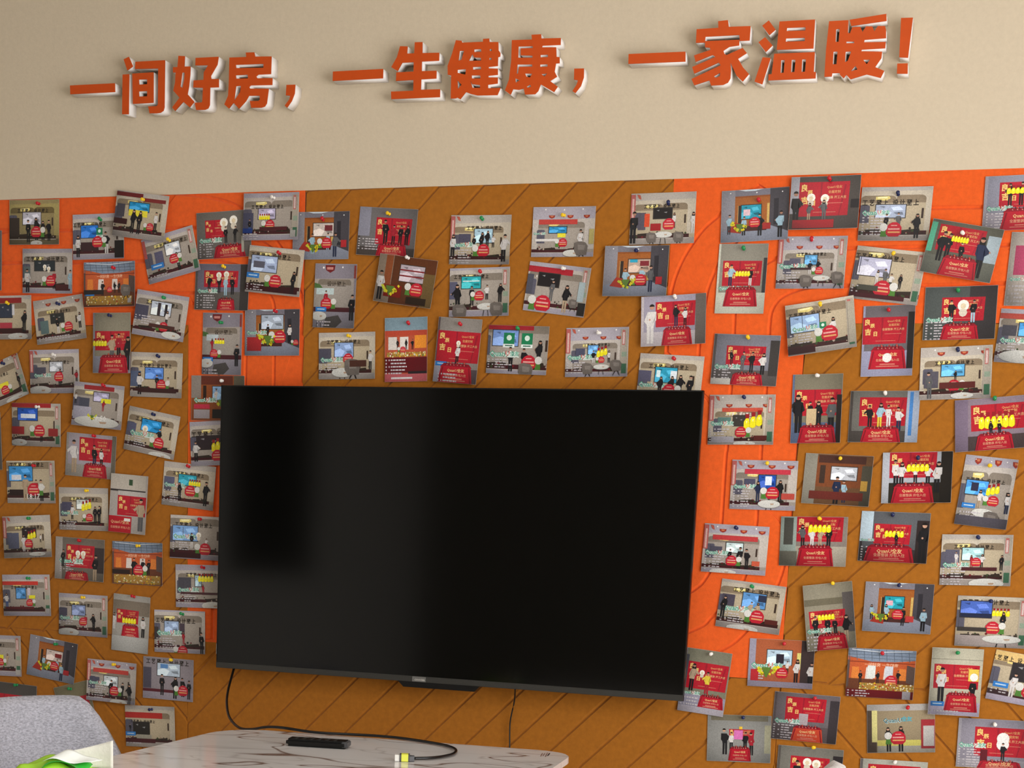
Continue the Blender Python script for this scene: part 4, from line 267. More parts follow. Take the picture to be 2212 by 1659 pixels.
(1.2358, 1.059, 0.152, 0.112, 0.0117, 0, (1.232, 1.105), 'navy', 'S 1.1 0 -.05 warm r; sg .4 .07 .66; tv .05 .1 .44 .32 4a6ac0; q .05 .34 .44 .08 1c2440; Y .5 .24 5 .25; p .66 .72 .42 k k; b .52 .62 .2 2; q .02 .62 .42 .08 3a3430; q 0 .78 .9 .2 a89c98; T .66 .84 .55 .16', 'print of showroom with night mountain screen, right frame edge, above the corner prints', 'right frame edge, above the corner prints'),
(0.5971, 0.8807, 0.112, 0.152, -0.0815, 0, (0.6096, 0.9491), 'white', 'R .1 .2 .98 .62 7c7a68 9a96a8; q 0 .1 .1 .7 4a4a50; p .22 .66 .42 t k; p .56 .68 .34 y r; M .42 .36 .09; L .04 .68 .4; N .04 .76 7 .4; K .42 .7 .98 .9; q 0 .9 1 .1 b0aab4', 'print of tall ceremony print with yellow jersey figure, tucked behind TV lower right corner', 'tucked behind TV lower right corner'),
(0.7747, 0.9359, 0.152, 0.112, 0.0113, 0, (0.7786, 0.9825), 'red', 'q 0 0 1 1 a85a38; q 0 0 .1 1 9a96a8; q .8 0 .2 1 3c3030; tv .28 .22 .38 .3 b4ccdc; q .42 .3 .12 .2 2a2430; q .74 .26 .06 .34 d8cc78; L .04 .5 .5; N .04 .66 4 .22; q .04 .64 .12 .24 b82c34; F .28 .8 .26; p .6 .7 .26 w k; p .74 .9 .5 w k; p .96 .95 .5 w k; b .52 .7 .18 0; q 0 .88 1 .12 8c8494', 'print of orange room with portrait poster seated man, low right, under bare ceiling ceremony print', 'low right, under bare ceiling ceremony print'),
(0.8407, 0.8133, 0.152, 0.112, -0.0184, 0, (0.8595, 0.8598), 'red', 'R .18 .08 .8 .58 6a6266 5a5052; q .86 .1 .14 .9 3a3438; q .4 .42 .14 .24 a89ca0; L .03 .56 .4; N .02 .68 7 .32; K2 .3 .68 .8 1', 'print of faded ceremony with silver bouquet on orange table, low right, below portrait poster print', 'low right, below portrait poster print'),
(0.6882, 0.7518, 0.152, 0.112, 0.0434, 0, (0.6952, 0.8029), 'navy', 'q 0 0 1 1 8e8e8a; q .05 .0 .9 .12 76705e; q .9 .2 .1 .6 a8a68c; R2 .34 .3 .74 .5; p .28 .85 .55 k k; p .38 .75 .38 w k; p .6 .78 .42 k k; p .7 .85 .48 r k; q .42 .32 .14 .2 d070b0; q .5 .24 .05 .06 e8c040; K .34 .68 .7 .98', 'print of ceremony in bare concrete room with pink balloon, lowest print right of the TV', 'lowest print right of the TV'),
(0.859, 0.6883, 0.152, 0.112, -0.0055, 0, (0.867, 0.745), 'yellow', 'R .2 .2 .8 .8 76746c 5a5450; q .85 .14 .15 .9 2e2a2c; p .32 .9 .6 k k; M .46 .32 .11; M .6 .34 .11; K .2 .7 .8 1', 'print of ceremony with two white sticker faces, bottom frame edge beside the white chair top', 'bottom frame edge beside the white chair top'),
(1.004, 0.9274, 0.152, 0.112, 0.0074, 0, (1.0049, 0.9737), 'red', 'H; q .3 .34 .12 .26 d8dcd8; q .56 .34 .12 .22 c8ccd4; p .2 .72 .26 k k; p .46 .7 .24 k k; p .76 .68 .26 k k; b .66 .64 .18 0; Z .2 .7 .8 .14; q 0 .84 1 .16 6a1018; N .02 .86 4 .35; q .84 .84 .12 .16 b0aab0', 'print of orange hall with many yellow flowers, low right of brown area, curved glass roof', 'low right of brown area, curved glass roof'),
(1.1714, 0.9204, 0.112, 0.152, 0.0166, 1, (1.1714, 0.9867), 'green', 'q 0 0 1 1 b8b4a0; q 0 .16 1 .01 8c8878; q 0 .8 1 .2 b4acc0; R2 .06 .24 .95 .6; p .22 .8 .5 w k; p .84 .82 .38 k k; q .74 .3 .2 .18 e0c050; o .85 .42 .08; B .04 .8 .26; K .3 .66 .96 .94; N .04 .93 2 .6', 'print of tall ceremony print with yellow square card, low right, overlapping shop wall print', 'low right, overlapping shop wall print'),
(1.3206, 0.9336, 0.152, 0.112, -0.1282, 0, None, '', 'S 1.1 0 0 warm; q 0 0 1 .2 d8b878; sg .3 .1 .7; tv .28 .2 .5 .34 2a2628; p .34 .9 .5 w w; b .6 .7 .24 1; B .06 .62 .22; q 0 .78 .3 .1 3a2428; q .0 .88 1 .12 b8aec0; N .04 .76 2 .3', 'print of showroom with black screen and white dress, low right frame edge', 'low right frame edge'),
(1.0596, 0.8049, 0.152, 0.112, 0.0938, 0, (1.0719, 0.8558), 'red', 'q 0 0 1 1 94856a; q 0 0 1 .13 a8a4a0; q 0 .12 .14 .88 54463c; q .07 .12 .08 .66 e0d890; q .15 .74 .7 .12 d0c868; q .15 .86 .85 .14 a8a498; Q .45 .28 .5; p .32 .98 .5 k k; p .5 .98 .52 k k; b .46 .7 .22 1; q .8 .32 .2 .6 9a2c34; q .83 .45 .16 .42 b8b4b0', 'print of shop wall with large teal brand lettering, low right, left yellow square card print', 'low right, left of yellow square card print'),
(1.2633, 0.785, 0.152, 0.112, 0.0211, 0, (1.2638, 0.8314), 'white', 'R .24 .16 1 .75 8c8894 a09ca4; L .02 .5 .4; N .02 .62 8 .35; o .65 .38 .09; o .65 .5 .09; p .66 .85 .38 k k; q .34 .62 .1 .3 5e1420; K .3 .84 .95 1', 'print of ceremony with dark flower vase in front, bottom right corner of the photo', 'bottom right corner of the photo'),
(1.0519, 0.6739, 0.152, 0.112, 0.0203, 0, (1.0544, 0.7272), 'white', 'R .12 .1 .9 .7 a8a89c 6a6462; K .2 .7 .9 1', 'print of ceremony showing only its top strip, bottom frame edge below the shop wall print', 'bottom frame edge below the shop wall print'),
]

# ---------------------------------------------------------------- room shell
XL, XR, YB, ZT = -2.25, 2.95, -5.6, 2.9
ZP = 2.021       # top of the upholstered panels
bm = bmesh.new(); box(bm, XL, 0, ZP, XR, .15, ZT); box(bm, XL, .008, 0, XR, .15, ZP)
wall = tag(obj('wall_back', bm, PLASTER), kind='structure')
tag(obj('floor', bx(XL, YB, -.1, XR, .15, 0), FLOORM), kind='structure')
tag(obj('ceiling', bx(XL, YB, ZT, XR, .15, ZT+.1), CEIL), kind='structure')
tag(obj('wall_left', bx(XL-.1, YB, 0, XL, 0, ZT), WALLG), kind='structure')
tag(obj('wall_front', bx(XL, YB-.1, 0, XR, YB, ZT), DARKW), kind='structure')
WY0, WY1, WZ0, WZ1 = -4.5, -1.2, .3, 2.3
bm = bmesh.new()
box(bm, XR, YB, 0, XR+.15, 0, WZ0); box(bm, XR, YB, WZ1, XR+.15, 0, ZT); box(bm, XR, YB, WZ0, XR+.15, WY0, WZ1); box(bm, XR, WY1, WZ0, XR+.15, 0, WZ1)
tag(obj('wall_right', bm, WALLG), kind='structure')
wn = tag(empty('window_1', (XR+.07, (WY0+WY1)/2, WZ0)), kind='structure')
def local(o, bm):
    bmesh.ops.translate(bm, vec=-Vector(o.location), verts=bm.verts); return bm
bm = bmesh.new()
for a in ((WY0, WZ0, WY1, WZ0+.05), (WY0, WZ1-.05, WY1, WZ1), (WY0, WZ0, WY0+.05, WZ1), (WY1-.05, WZ0, WY1, WZ1), (-2.875, WZ0, -2.825, WZ1)):
    box(bm, XR+.09, a[0], a[1], XR+.13, a[2], a[3])
obj('window_frame', local(wn, bm), TRIM, wn)
obj('pane', local(wn, bx(XR+.105, WY0, WZ0, XR+.109, WY1, WZ1)), GLASSM, wn)
obj('window_sill', local(wn, bx(XR-.06, WY0, WZ0-.03, XR+.09, WY1, WZ0)), TRIM, wn)
wn = tag(empty('window_2', (XL, -3.5, 1.15)), kind='structure')
bm = bmesh.new()
for a in ((-3.95, 1.12, -3.1, 1.17), (-3.95, 2.3, -3.1, 2.35), (-3.95, 1.12, -3.9, 2.35), (-3.15, 1.12, -3.1, 2.35)): box(bm, XL, a[0], a[1], XL+.03, a[2], a[3])
obj('window_frame', local(wn, bm), BACKS, wn)
obj('pane', local(wn, bx(XL, -3.9, 1.17, XL+.012, -3.15, 2.3)), SCREEN, wn)
for nm, a in (('baseboard_left', (XL, YB, 0, XL+.015, .0, .09)), ('baseboard_right', (XR-.015, YB, 0, XR, 0, .09)), ('baseboard_front', (XL+.015, YB, 0, XR-.015, YB+.015, .09))):
    tag(obj(nm, bx(*a), TRIM), kind='structure')

# ---------------------------------------------------------------- upholstered panels with pressed grooves
XA, XB, XC, XD, ZB, ZL = -.472, .452, .775, -.796, .8965, 1.703
ZLO, XLL, XRR = .30, XL+.01, XR-.01
def inside(p, poly):
    x, y = p; r = False
    for (x1, y1), (x2, y2) in zip(poly, poly[1:]+poly[:1]):
        if (y1 > y) != (y2 > y) and x < (x2-x1)*(y-y1)/(y2-y1)+x1: r = not r
    return r
def clip_line(a, b_, poly):
    ts = [0, 1]; dx, dy = b_[0]-a[0], b_[1]-a[1]
    for (x1, y1), (x2, y2) in zip(poly, poly[1:]+poly[:1]):
        ex, ey = x2-x1, y2-y1; den = dx*ey-dy*ex
        if abs(den) < 1e-12: continue
        t = ((x1-a[0])*ey-(y1-a[1])*ex)/den; u = ((x1-a[0])*dy-(y1-a[1])*dx)/den
        if 0 < t < 1 and -1e-9 <= u <= 1+1e-9: ts.append(t)
    ts.sort(); out = []
    for t0, t1 in zip(ts, ts[1:]):
        if t1-t0 < 1e-6: continue
        m = (t0+t1)/2
        if inside((a[0]+dx*m, a[1]+dy*m), poly): out.append(((a[0]+dx*t0, a[1]+dy*t0), (a[0]+dx*t1, a[1]+dy*t1)))
    return out
def panel(name, poly, lines, m, label, depth=.0042, hw=.0050):
    V = [Vector(p) for p in poly]; E = []; N = len(V)
    ol = [(i, (i+1) % N) for i in range(N)]
    segs = []
    for L in lines:
        L = [np.array(p, float) for p in L]
        nr = []
        for i in range(len(L)):
            t = L[min(i+1, len(L)-1)]-L[max(i-1, 0)]; t /= np.linalg.norm(t); nr.append(np.array((-t[1], t[0])))
        for a, b_ in zip(L, L[1:]): segs.append((a, b_))
        for off in (-hw, -hw*.45, 0, hw*.45, hw):
            P = [p+n_*off for p, n_ in zip(L, nr)]
            for a, b_ in zip(P, P[1:]):
                for s, e in clip_line(a, b_, poly):
                    V += [Vector(s), Vector(e)]; E.append((len(V)-2, len(V)-1))
    r = geometry.delaunay_2d_cdt(V, E, [list(range(N))], 1, 1e-5)
    vs_, fs = r[0], r[2]
    P = np.array([(v.x, v.y) for v in vs_]); D = np.full(len(P), 9.)
    for a, b_ in segs:
        ab = b_-a; t = np.clip(((P-a)@ab)/(ab@ab), 0, 1); D = np.minimum(D, np.linalg.norm(P-(a+t[:, None]*ab), axis=1))
    prof = np.clip(1-D/hw, 0, 1); prof = np.clip(prof*1.25, 0, 1)
    edge = np.full(len(P), 9.)
    verts = [(float(x), float(depth*q), float(z)) for (x, z), q in zip(P, prof)]
    faces = [tuple(f) for f in fs]
    nb = len(verts)
    verts += [(p[0], 0, p[1]) for p in poly]+[(p[0], .008, p[1]) for p in poly]
    faces += [(nb+i, nb+(i+1) % N, nb+N+(i+1) % N, nb+N+i) for i in range(N) if poly[i][1] == ZLO and poly[(i+1) % N][1] == ZLO]
    me = bpy.data.meshes.new(name); me.from_pydata(verts, [], faces)
    for f in me.polygons[:len(fs)]:
        if f.normal.y > 0: f.flip()
    o = obj(name, me, m, wall); o['label'] = label
    
    return o
def slash(cs, x0, x1, z0, z1, sg=1):
    # lines x - sg*z = c inside a rectangle
    out = []
    for c_ in cs:
        pts = []
        for z in (z0, z1):
            x = c_+sg*z
            if x0-1e-6 <= x <= x1+1e-6: pts.append((x, z))
        for x in (x0, x1):
            z = (x-c_)*sg
            if z0+1e-6 < z < z1-1e-6: pts.append((x, z))
        if len(pts) >= 2: out.append(pts[:2])
    return out
rng = lambda a, s, n: [a+s*i for i in range(n)]
panel('upholstered_panel', [(XA, ZP), (XB, ZP), (XB, ZB), (XC, ZB), (XC, ZLO), (XD, ZLO), (XD, ZB), (XA, ZB)],
      slash(rng(-2.488, .1146, 15), XA, XB, ZB, ZP)+slash(rng(-1.583, .1118, 20), XD, XC, ZLO, ZB), TAN, 'brown suede panel with diagonal grooves around the television')
panel('upholstered_panel', [(XLL, ZL), (XD, ZL), (XD, ZLO), (XLL, ZLO)],
      slash(rng(-3.86, .1143, 26), XLL, XD, ZB, ZL)+slash(rng(-1.48, .114, 18), XLL, XD, ZLO, ZB, -1), TAN, 'brown suede panel at the left with chevron grooves')
panel('upholstered_panel', [(XC, ZL), (XRR, ZL), (XRR, ZLO), (XC, ZLO)],
      slash(rng(-.886, .1094, 32), XC, XRR, ZB, ZL)+slash(rng(1.13, .1145, 26), XC, XRR, ZLO, ZB, -1), TAN, 'brown suede panel at the right with chevron grooves')
ext = lambda L, d: L
panel('upholstered_panel', [(XLL, ZP), (XA, ZP), (XA, ZB), (XD, ZB), (XD, ZL), (XLL, ZL)], [smooth_path(L, 5) for L in GROOVES['oleft']]+[[(XLL, z), (-1.36, z)] for z in (1.938, 1.86, 1.78)], ORANGE, 'bright orange suede panel at the left with curved grooves')
panel('upholstered_panel', [(XB, ZP), (XRR, ZP), (XRR, ZL), (XC, ZL), (XC, ZB), (XB, ZB)], [smooth_path(L, 5) for L in GROOVES['oright']]+[[(1.22, z), (XRR, z)] for z in (1.928, 1.845, 1.76)], ORANGE, 'bright orange suede panel at the right with curved grooves')

# ---------------------------------------------------------------- raised wall characters
def curve_mesh(polys, y0, y1):
    cu = bpy.data.curves.new('c', 'CURVE'); cu.dimensions = '2D'; cu.fill_mode = 'BOTH'; cu.extrude = (y1-y0)/2
    for P in polys:
        s = cu.splines.new('POLY'); s.points.add(len(P)-1); s.use_cyclic_u = True
        for p, (x, z) in zip(s.points, P): p.co = (x, z, 0, 1)
    o = bpy.data.objects.new('c', cu); C.objects.link(o)
    dg = bpy.context.evaluated_depsgraph_get(); me = bpy.data.meshes.new_from_object(o.evaluated_get(dg)); bpy.data.objects.remove(o)
    me.transform(Matrix(((1, 0, 0, 0), (0, 0, 1, (y0+y1)/2), (0, 1, 0, 0), (0, 0, 0, 1))))
    bm = bmesh.new(); bm.from_mesh(me); bmesh.ops.remove_doubles(bm, verts=bm.verts, dist=1e-5); bmesh.ops.recalc_face_normals(bm, faces=bm.faces); bm.to_mesh(me); bm.free()
    return me
LN = ['first short bar character, far left', 'character second from left', 'character third from left', 'character fourth from left', 'first comma, left of centre',
      'middle bar character, above the brown panel', 'character right after the middle bar', 'character at the very centre of the slogan', 'character just before the second comma', 'second comma',
      'last bar character, right of the second comma', 'third character from the right', 'second character from the right', 'last character on the right', 'exclamation mark at the right end']
LN[11] = 'character with a roof top, right after last bar'; LN[12] = 'character with three left strokes, two before exclamation mark'; LN[13] = 'character just before the exclamation mark'
for (ch, parts), d in zip(LETTERS, LN):
    xs = [p[0] for o_, h_ in parts for p in o_]; zs = [p[1] for o_, h_ in parts for p in o_]
    cx, cz = (min(xs)+max(xs))/2, min(zs)
    sh = lambda P: [(x-cx, z-cz) for x, z in P]
    root = empty('wall_character', (cx, 0, cz))
    tag(root, 'orange faced white sided ' + d, 'sign letter', 'raised characters of the wall slogan')
    for nm, y0, y1, m in (('body', -.0355, 0, LET_S), ('face_plate', -.038, -.0355, LET_F)):
        bm = bmesh.new()
        for o_, h_ in parts:
            me = curve_mesh([sh(o_)]+[sh(h) for h in h_], y0, y1); bm.from_mesh(me)
        obj(nm, bm, m, root)

# ---------------------------------------------------------------- television
tv = empty('television', (TV['x0'], -TV['y0'], TV['z0']))
tv.rotation_euler = (-TV['tilt']*0, 0, TV['yaw'])
TW, TH = 1.233, .712
tag(tv, 'large black flat screen television mounted on the brown panel, switched off', 'television')
tilt = TV['tilt']
def tvp(bm):
    # lean of the mount: the top sits closer to the wall
    bmesh.ops.rotate(bm, cent=(0, 0, 0), matrix=Matrix.Rotation(tilt, 3, 'X'), verts=bm.verts); return bm
def tvobj(nm, bm, m, parent=tv, **k): return obj(nm, tvp(bm), m, parent, **k)
tvobj('housing', bx(.002, .002, .002, TW-.002, .012, TH-.002, bev=.002), BACKS)
tvobj('rear_cover', bx(.12, .012, .08, TW-.12, .034, TH-.22, bev=.008), BACKS)
tvobj('screen', bx(.003, -.0006, .0145, TW-.003, .003, TH-.003), SCREEN)
bm = bmesh.new(); box(bm, 0, -.0012, TH-.003, TW, .012, TH); box(bm, 0, -.0012, 0, .003, .012, TH); box(bm, TW-.003, -.0012, 0, TW, .012, TH)
tvobj('frame', bm, BLACKP)
tvobj('bottom_bezel', bx(0, -.003, 0, TW, .012, .0145, bev=.001), BEZEL)
bm = bmesh.new()
P = [(-.108, 0), (.108, 0), (.095, -.014), (-.093, -.014)]
f = [[bm.verts.new((TW/2+.0+x, y, z)) for x, z in P] for y in (.0, .012)]
bm.faces.new(f[0]); bm.faces.new(f[1][::-1])
for i in range(4): bm.faces.new((f[0][i], f[0][(i+1) % 4], f[1][(i+1) % 4], f[1][i]))
tvobj('sensor_bar', bm, BLACKP)
tvobj('sticker', bx(-.0015, .0, .035, .0005, .010, .062), LOGO)['label'] = 'small pale sticker on the left edge'

# ---------------------------------------------------------------- glyph cache for flat print
GC = {}
def glyph(txt, bold=0, sp=1):
    k = (txt, bold, sp)
    if k in GC: return GC[k]
    cu = bpy.data.curves.new('t', 'FONT'); cu.body = txt; cu.size = 1; cu.resolution_u = 1; cu.offset = bold; cu.space_character = sp
    o = bpy.data.objects.new('t', cu); C.objects.link(o)
    dg = bpy.context.evaluated_depsgraph_get(); me = bpy.data.meshes.new_from_object(o.evaluated_get(dg)); bpy.data.objects.remove(o)
    vs_ = [(v.co.x, v.co.y) for v in me.vertices]
    x0 = min(v[0] for v in vs_); x1 = max(v[0] for v in vs_); y0 = min(v[1] for v in vs_); y1 = max(v[1] for v in vs_)
    tris = [[((vs_[i][0]-x0)/(x1-x0), 1-(vs_[i][1]-y0)/(y1-y0)) for i in p.vertices] for p in me.polygons]
    GC[k] = (tris, (y1-y0)/(x1-x0)); return GC[k]
# brand lettering on the television bezel
tris, ar = glyph('coocaa', .012)
pl = tvobj('logo_plate', bx(.548, -.0036, .001, .584, -.0029, .0135), LOGOB)
bm = bmesh.new()
for t in tris:
    try: bm.faces.new([bm.verts.new((.5545+u*.027, -.0040, .0035+(1-v)*.027*ar)) for u, v in t])
    except ValueError: pass
tvobj('logo_lettering', bm, LOGO)

# ---------------------------------------------------------------- pinned photo prints
COL = dict(k='1c1b1e', w='d6d2cf', b='3a5a94', g='5c5c5e', t='b09a80', r='a02230', n='222c48', y='d8c040', u='9cbccc', p='c8a0b0', d='3a3234')
NU, NV = 6, 5
class Pic:
    def __init__(s, W, H, k1, k2, base):
        s.W, s.H, s.base = W, H, base; s.polys = []; s.layer = 1
        s.fu = [k1*(2*i/NU-1)**2*(1 if i*2 > NU else .8) for i in range(NU+1)]
        s.fv = [k2*(j/NV)**1.6 for j in range(NV+1)]
        s.ar = W/H
    def z(s, u, v):
        a = min(max(u, 0), .99999)*NU; i = int(a); b_ = min(max(v, 0), .99999)*NV; j = int(b_)
        return s.fu[i]+(s.fu[i+1]-s.fu[i])*(a-i)+s.fv[j]+(s.fv[j+1]-s.fv[j])*(b_-j)
    def add(s, polys, col):
        c_ = lin(COL.get(col, col)) if isinstance(col, str) else col
        s.polys.append((polys, c_, s.layer)); s.layer += 1
    def rect(s, u, v, w, h, col): s.add([[(u, v), (u+w, v), (u+w, v+h), (u, v+h)]], col)
    def disc(s, u, v, r, col, sy=1, n=10):
        s.add([[(u+r*math.cos(2*PI*k/n), v+r*s.ar*sy*math.sin(2*PI*k/n)) for k in range(n)]], col)
    def text(s, t, u, v, w, col, bold=.01, centre=False, hs=1, sp=1):
        tris, ar = glyph(t, bold, sp); h = w*ar*s.ar*hs
        if centre: u -= w/2; v -= h/2
        s.add([[(u+a*w, v+b_*h) for a, b_ in T] for T in tris], col); return h
def clip_half(P, ax, val, sgn):
    out = []
    for a, b_ in zip(P, P[1:]+P[:1]):
        da = (a[ax]-val)*sgn; db = (b_[ax]-val)*sgn
        if da >= 0: out.append(a)
        if (da > 0) != (db > 0) and da != db:
            t = da/(da-db); out.append((a[0]+(b_[0]-a[0])*t, a[1]+(b_[1]-a[1])*t))
    return out
def cells(P, N, ax):
    lo = min(p[ax] for p in P); hi = max(p[ax] for p in P)
    if hi <= 0 or lo >= 1: return []
    P = P if lo >= 0 else clip_half(P, ax, 0, 1)
    P = P if hi <= 1 else clip_half(P, ax, 1, -1)
    if len(P) < 3: return []
    i0 = int(max(lo, 0)*N+1e-9); i1 = int(min(hi, 1)*N-1e-9)
    if i1 <= i0: return [P]
    out = []
    for i in range(i0, i1+1):
        Q = P
        if i > i0: Q = clip_half(Q, ax, i/N, 1)
        if i < i1 and len(Q) > 2: Q = clip_half(Q, ax, (i+1)/N, -1)
        if len(Q) > 2: out.append(Q)
    return out
def person(p, u, v, h, top, bot, rnd):
    a = p.ar; r = h*.062; hw = h*rnd.uniform(.105, .13)/a; lean = rnd.uniform(-.04, .04)*h
    sk = rnd.choice(('b58a74', 'a67c66', 'c0967e'))
    long_ = rnd.random() < .35; arm = rnd.choice((0, 0, 1, 2))
    if long_: p.add([[(u+lean-r/a*1.25, v-h+r), (u+lean+r/a*1.25, v-h+r), (u+lean+r/a*1.3, v-h*.76), (u+lean-r/a*1.3, v-h*.76)]], '1a1614')
    cx = u; hv = v-h+r
    leg = v-h*.46
    p.add([[(cx-hw*.75, leg), (cx-.003, leg), (cx-.006, v), (cx-hw*.7, v)], [(cx+.003, leg), (cx+hw*.75, leg), (cx+hw*.75, v), (cx+.008, v)]], bot)
    p.add([[(cx-hw*.95+lean, v-h*.82), (cx+hw*.95+lean, v-h*.82), (cx+hw*.8, leg+.01), (cx-hw*.8, leg+.01)],
           [(cx-hw*.95+lean, v-h*.81), (cx-hw*1.35, v-h*.58), (cx-hw*.8, v-h*.5), (cx-hw*.7+lean, v-h*.72)],
           [(cx+hw*.95+lean, v-h*.81), (cx+hw*1.3, v-h*.6), (cx+hw*.5, v-h*.52), (cx+hw*.7+lean, v-h*.7)]], top)
    p.disc(cx+lean, hv, r/a, sk, n=8)
    p.add([[(cx+lean+r/a*1.1*math.cos(t), hv-r*.25+r*1.05*math.sin(t)) for t in [PI+k*PI/6 for k in range(7)]]], '1a1614')
    if arm:
        s_ = 1 if arm == 1 else -1; sx = cx+lean+s_*hw*.9
        p.add([[(sx, v-h*.8), (sx+s_*hw*1.1, v-h*.68), (sx+s_*hw*.9, v-h*.6), (sx-s_*hw*.1, v-h*.7)]], top); p.disc(sx+s_*hw*1.15, v-h*.66, r*.4/a, sk, n=6)
    else: p.disc(cx-hw*.1, v-h*.62, r*.45/a, sk, n=6)
def zt(z, pts): s, ox, oy = z; return [((u-.5)*s+.5+ox, (v-.45)*s+.45+oy) for u, v in pts]
PAL = dict(cool=('aca6b0', 'a39a90', '867c70', 'c0b8b0', '43181e', 'a39da8'), warm=('b6aea6', 'b6a88e', '8a7a64', 'c6bcaa', '401c1c', 'a29a94'), yel=('94875c', '8f8158', '6a5c38', 'a4965f', '362618', '6c6248'))
def arch(u0, v0, u1, v1, r):
    P = [(u0, v1), (u0, v0+r)]+[(u0+r*(1-math.cos(k*PI/8)), v0+r*(1-math.sin(k*PI/8))) for k in range(5)]
    P += [(u1-r*(1-math.sin(k*PI/8)), v0+r*(1-math.cos(k*PI/8))) for k in range(5)]+[(u1, v0+r), (u1, v1)]
    return P
def store(p, a, rnd):
    z = (float(a[0]), float(a[1]), float(a[2])); ce, wa, al, pi, da, fl = PAL[a[3]]; fl_ = a[4:]
    p.rect(0, 0, 1, 1, ce); p.rect(0, .45, 1, .55, wa)
    p.add([zt(z, [(-.2, .1), (1.2, .08), (1.2, .8), (-.2, .8)])], pi)
    p.add([zt(z, arch(.02, .17, .50, .8, .07)), zt(z, arch(.50, .16, .90, .8, .07))], al)
    p.add([zt(z, [(.02, .30), (.90, .30), (.90, .8), (.02, .8)])], wa)
    p.add([zt(z, [(.22, .19), (.40, .18), (.42, .22), (.36, .26), (.22, .25)])], 'e0cf80')
    p.add([zt(z, [(.24, .195), (.38, .188), (.37, .215), (.25, .22)])], 'fbf2b8')
    p.add([zt(z, [(.85, .4), (.88, .4), (.88, .58), (.85, .58)])], '3a2a22')
    p.add([zt(z, [(-.2, .80), (.94, .80), (.94, .875), (-.2, .875)])], da)
    p.add([zt(z, [(.1, .78), (.35, .76), (.38, .82), (.1, .82)]), zt(z, [(.6, .79), (.84, .76), (.86, .83), (.6, .83)])], '33281f')
    p.add([zt(z, [(-.3, .875), (1.3, .875), (1.3, 1.5), (-.3, 1.5)])], fl)
    p.add([zt(z, [(-.3, .875), (.94, .875), (.94, .89), (-.3, .89)])], 'beb6ae')
    P = {c_: [] for c_ in ('2c1c16', '3c4a2a', '6e1c22', 'b8a898', '241e1c')}
    for k in range(22):
        u = rnd.random()*.9; v = rnd.uniform(.74, .86); r_ = rnd.uniform(.008, .022); P[rnd.choice(list(P))] += zt(z, [(u-r_, v), (u, v-r_*1.3), (u+r_, v), (u, v+r_*1.3)]),
    for c_, L_ in P.items():
        if L_: p.add(L_, c_)
    p.add([zt(z, [(.0, .36), (.02, .34), (.13, .34), (.15, .36), (.15, .66), (.0, .66)])], '5a5866'); p.add([zt(z, [(.075, .35), (.08, .35), (.08, .66), (.075, .66)])], '3c3a48')
    if 'l' in fl_:
        for u in (.27, .62, .93):
            p.add([zt(z, [(u-.06, .0), (u+.06, .0), (u+.05, .05), (u, .08), (u-.05, .05)])], '983428'); p.add([zt(z, [(u-.03, .01), (u+.03, .01), (u+.02, .04), (u-.02, .04)])], 'c87850')
        p.disc(.2, .05, .012, 'f4f0ec'); p.disc(.5, .06, .012, 'f4f0ec'); p.disc(.8, .05, .012, 'f4f0ec')
    if 'q' in fl_:
        p.rect(.0, .02, .07, .5, 'b8605c'); p.rect(.02, .1, .03, .4, 'd8b0a8'); p.add([[(.09, .02), (.14, .03), (.16, .12), (.12, .1)]], 'b85a48')
    if 'r' in fl_:
        p.rect(.88, .04, .11, .9, 'aba294'); p.rect(.9, .06, .05, .3, 'b86a64'); p.rect(.91, .1, .03, .24, 'd8c0bc'); p.rect(.9, .5, .08, .1, '8fa08c'); p.rect(.9, .74, .08, .2, '3f6a50')
def backdrop(p, u0, v0, u1, v1):
    w, h = u1-u0, v1-v0
    p.add([[(u0, v0), (u1, v0+.01*h), (u1-.01, v1), (u0+.005, v1+.01*h)]], 'b01c2c')
    p.add([[(u0+w*.42, v0+.02*h), (u0+w*.46, v0+.02*h), (u0+w*.44, v1), (u0+w*.43, v1)], [(u0+w*.9, v0+.1*h), (u0+w*.94, v0+.1*h), (u0+w*.82, v1), (u0+w*.8, v1)]], '94182a')
    g = 'ecca78'
    for ch, a, b_, s_ in (('\u826f', .04, .06, .13), ('\u8fb0', .17, .24, .10), ('\u5409', .05, .42, .14), ('\u65e5', .25, .54, .08)):
        p.text(ch, u0+a*w, v0+b_*h, s_*w, g, bold=.03)
    p.text('QuanU\u5168\u53cb', u0+.7*w, v0+.16*h, .3*w, 'd8a068', centre=True)
    p.text('\u5168\u5c4b\u5b9a\u5236', u0+.7*w, v0+.3*h, .24*w, 'd8a068', centre=True)
    p.text('\u5168\u5c4b\u6574\u88c5 \u5f00\u5de5\u5927\u5409', u0+.69*w, v0+.46*h, .5*w, 'd8a878', centre=True)
    p.rect(u0+.5*w, v0+.62*h, .38*w, .02*h, 'c87060'); p.rect(u0+.3*w, v0+.88*h, .45*w, .02*h, 'c87060')
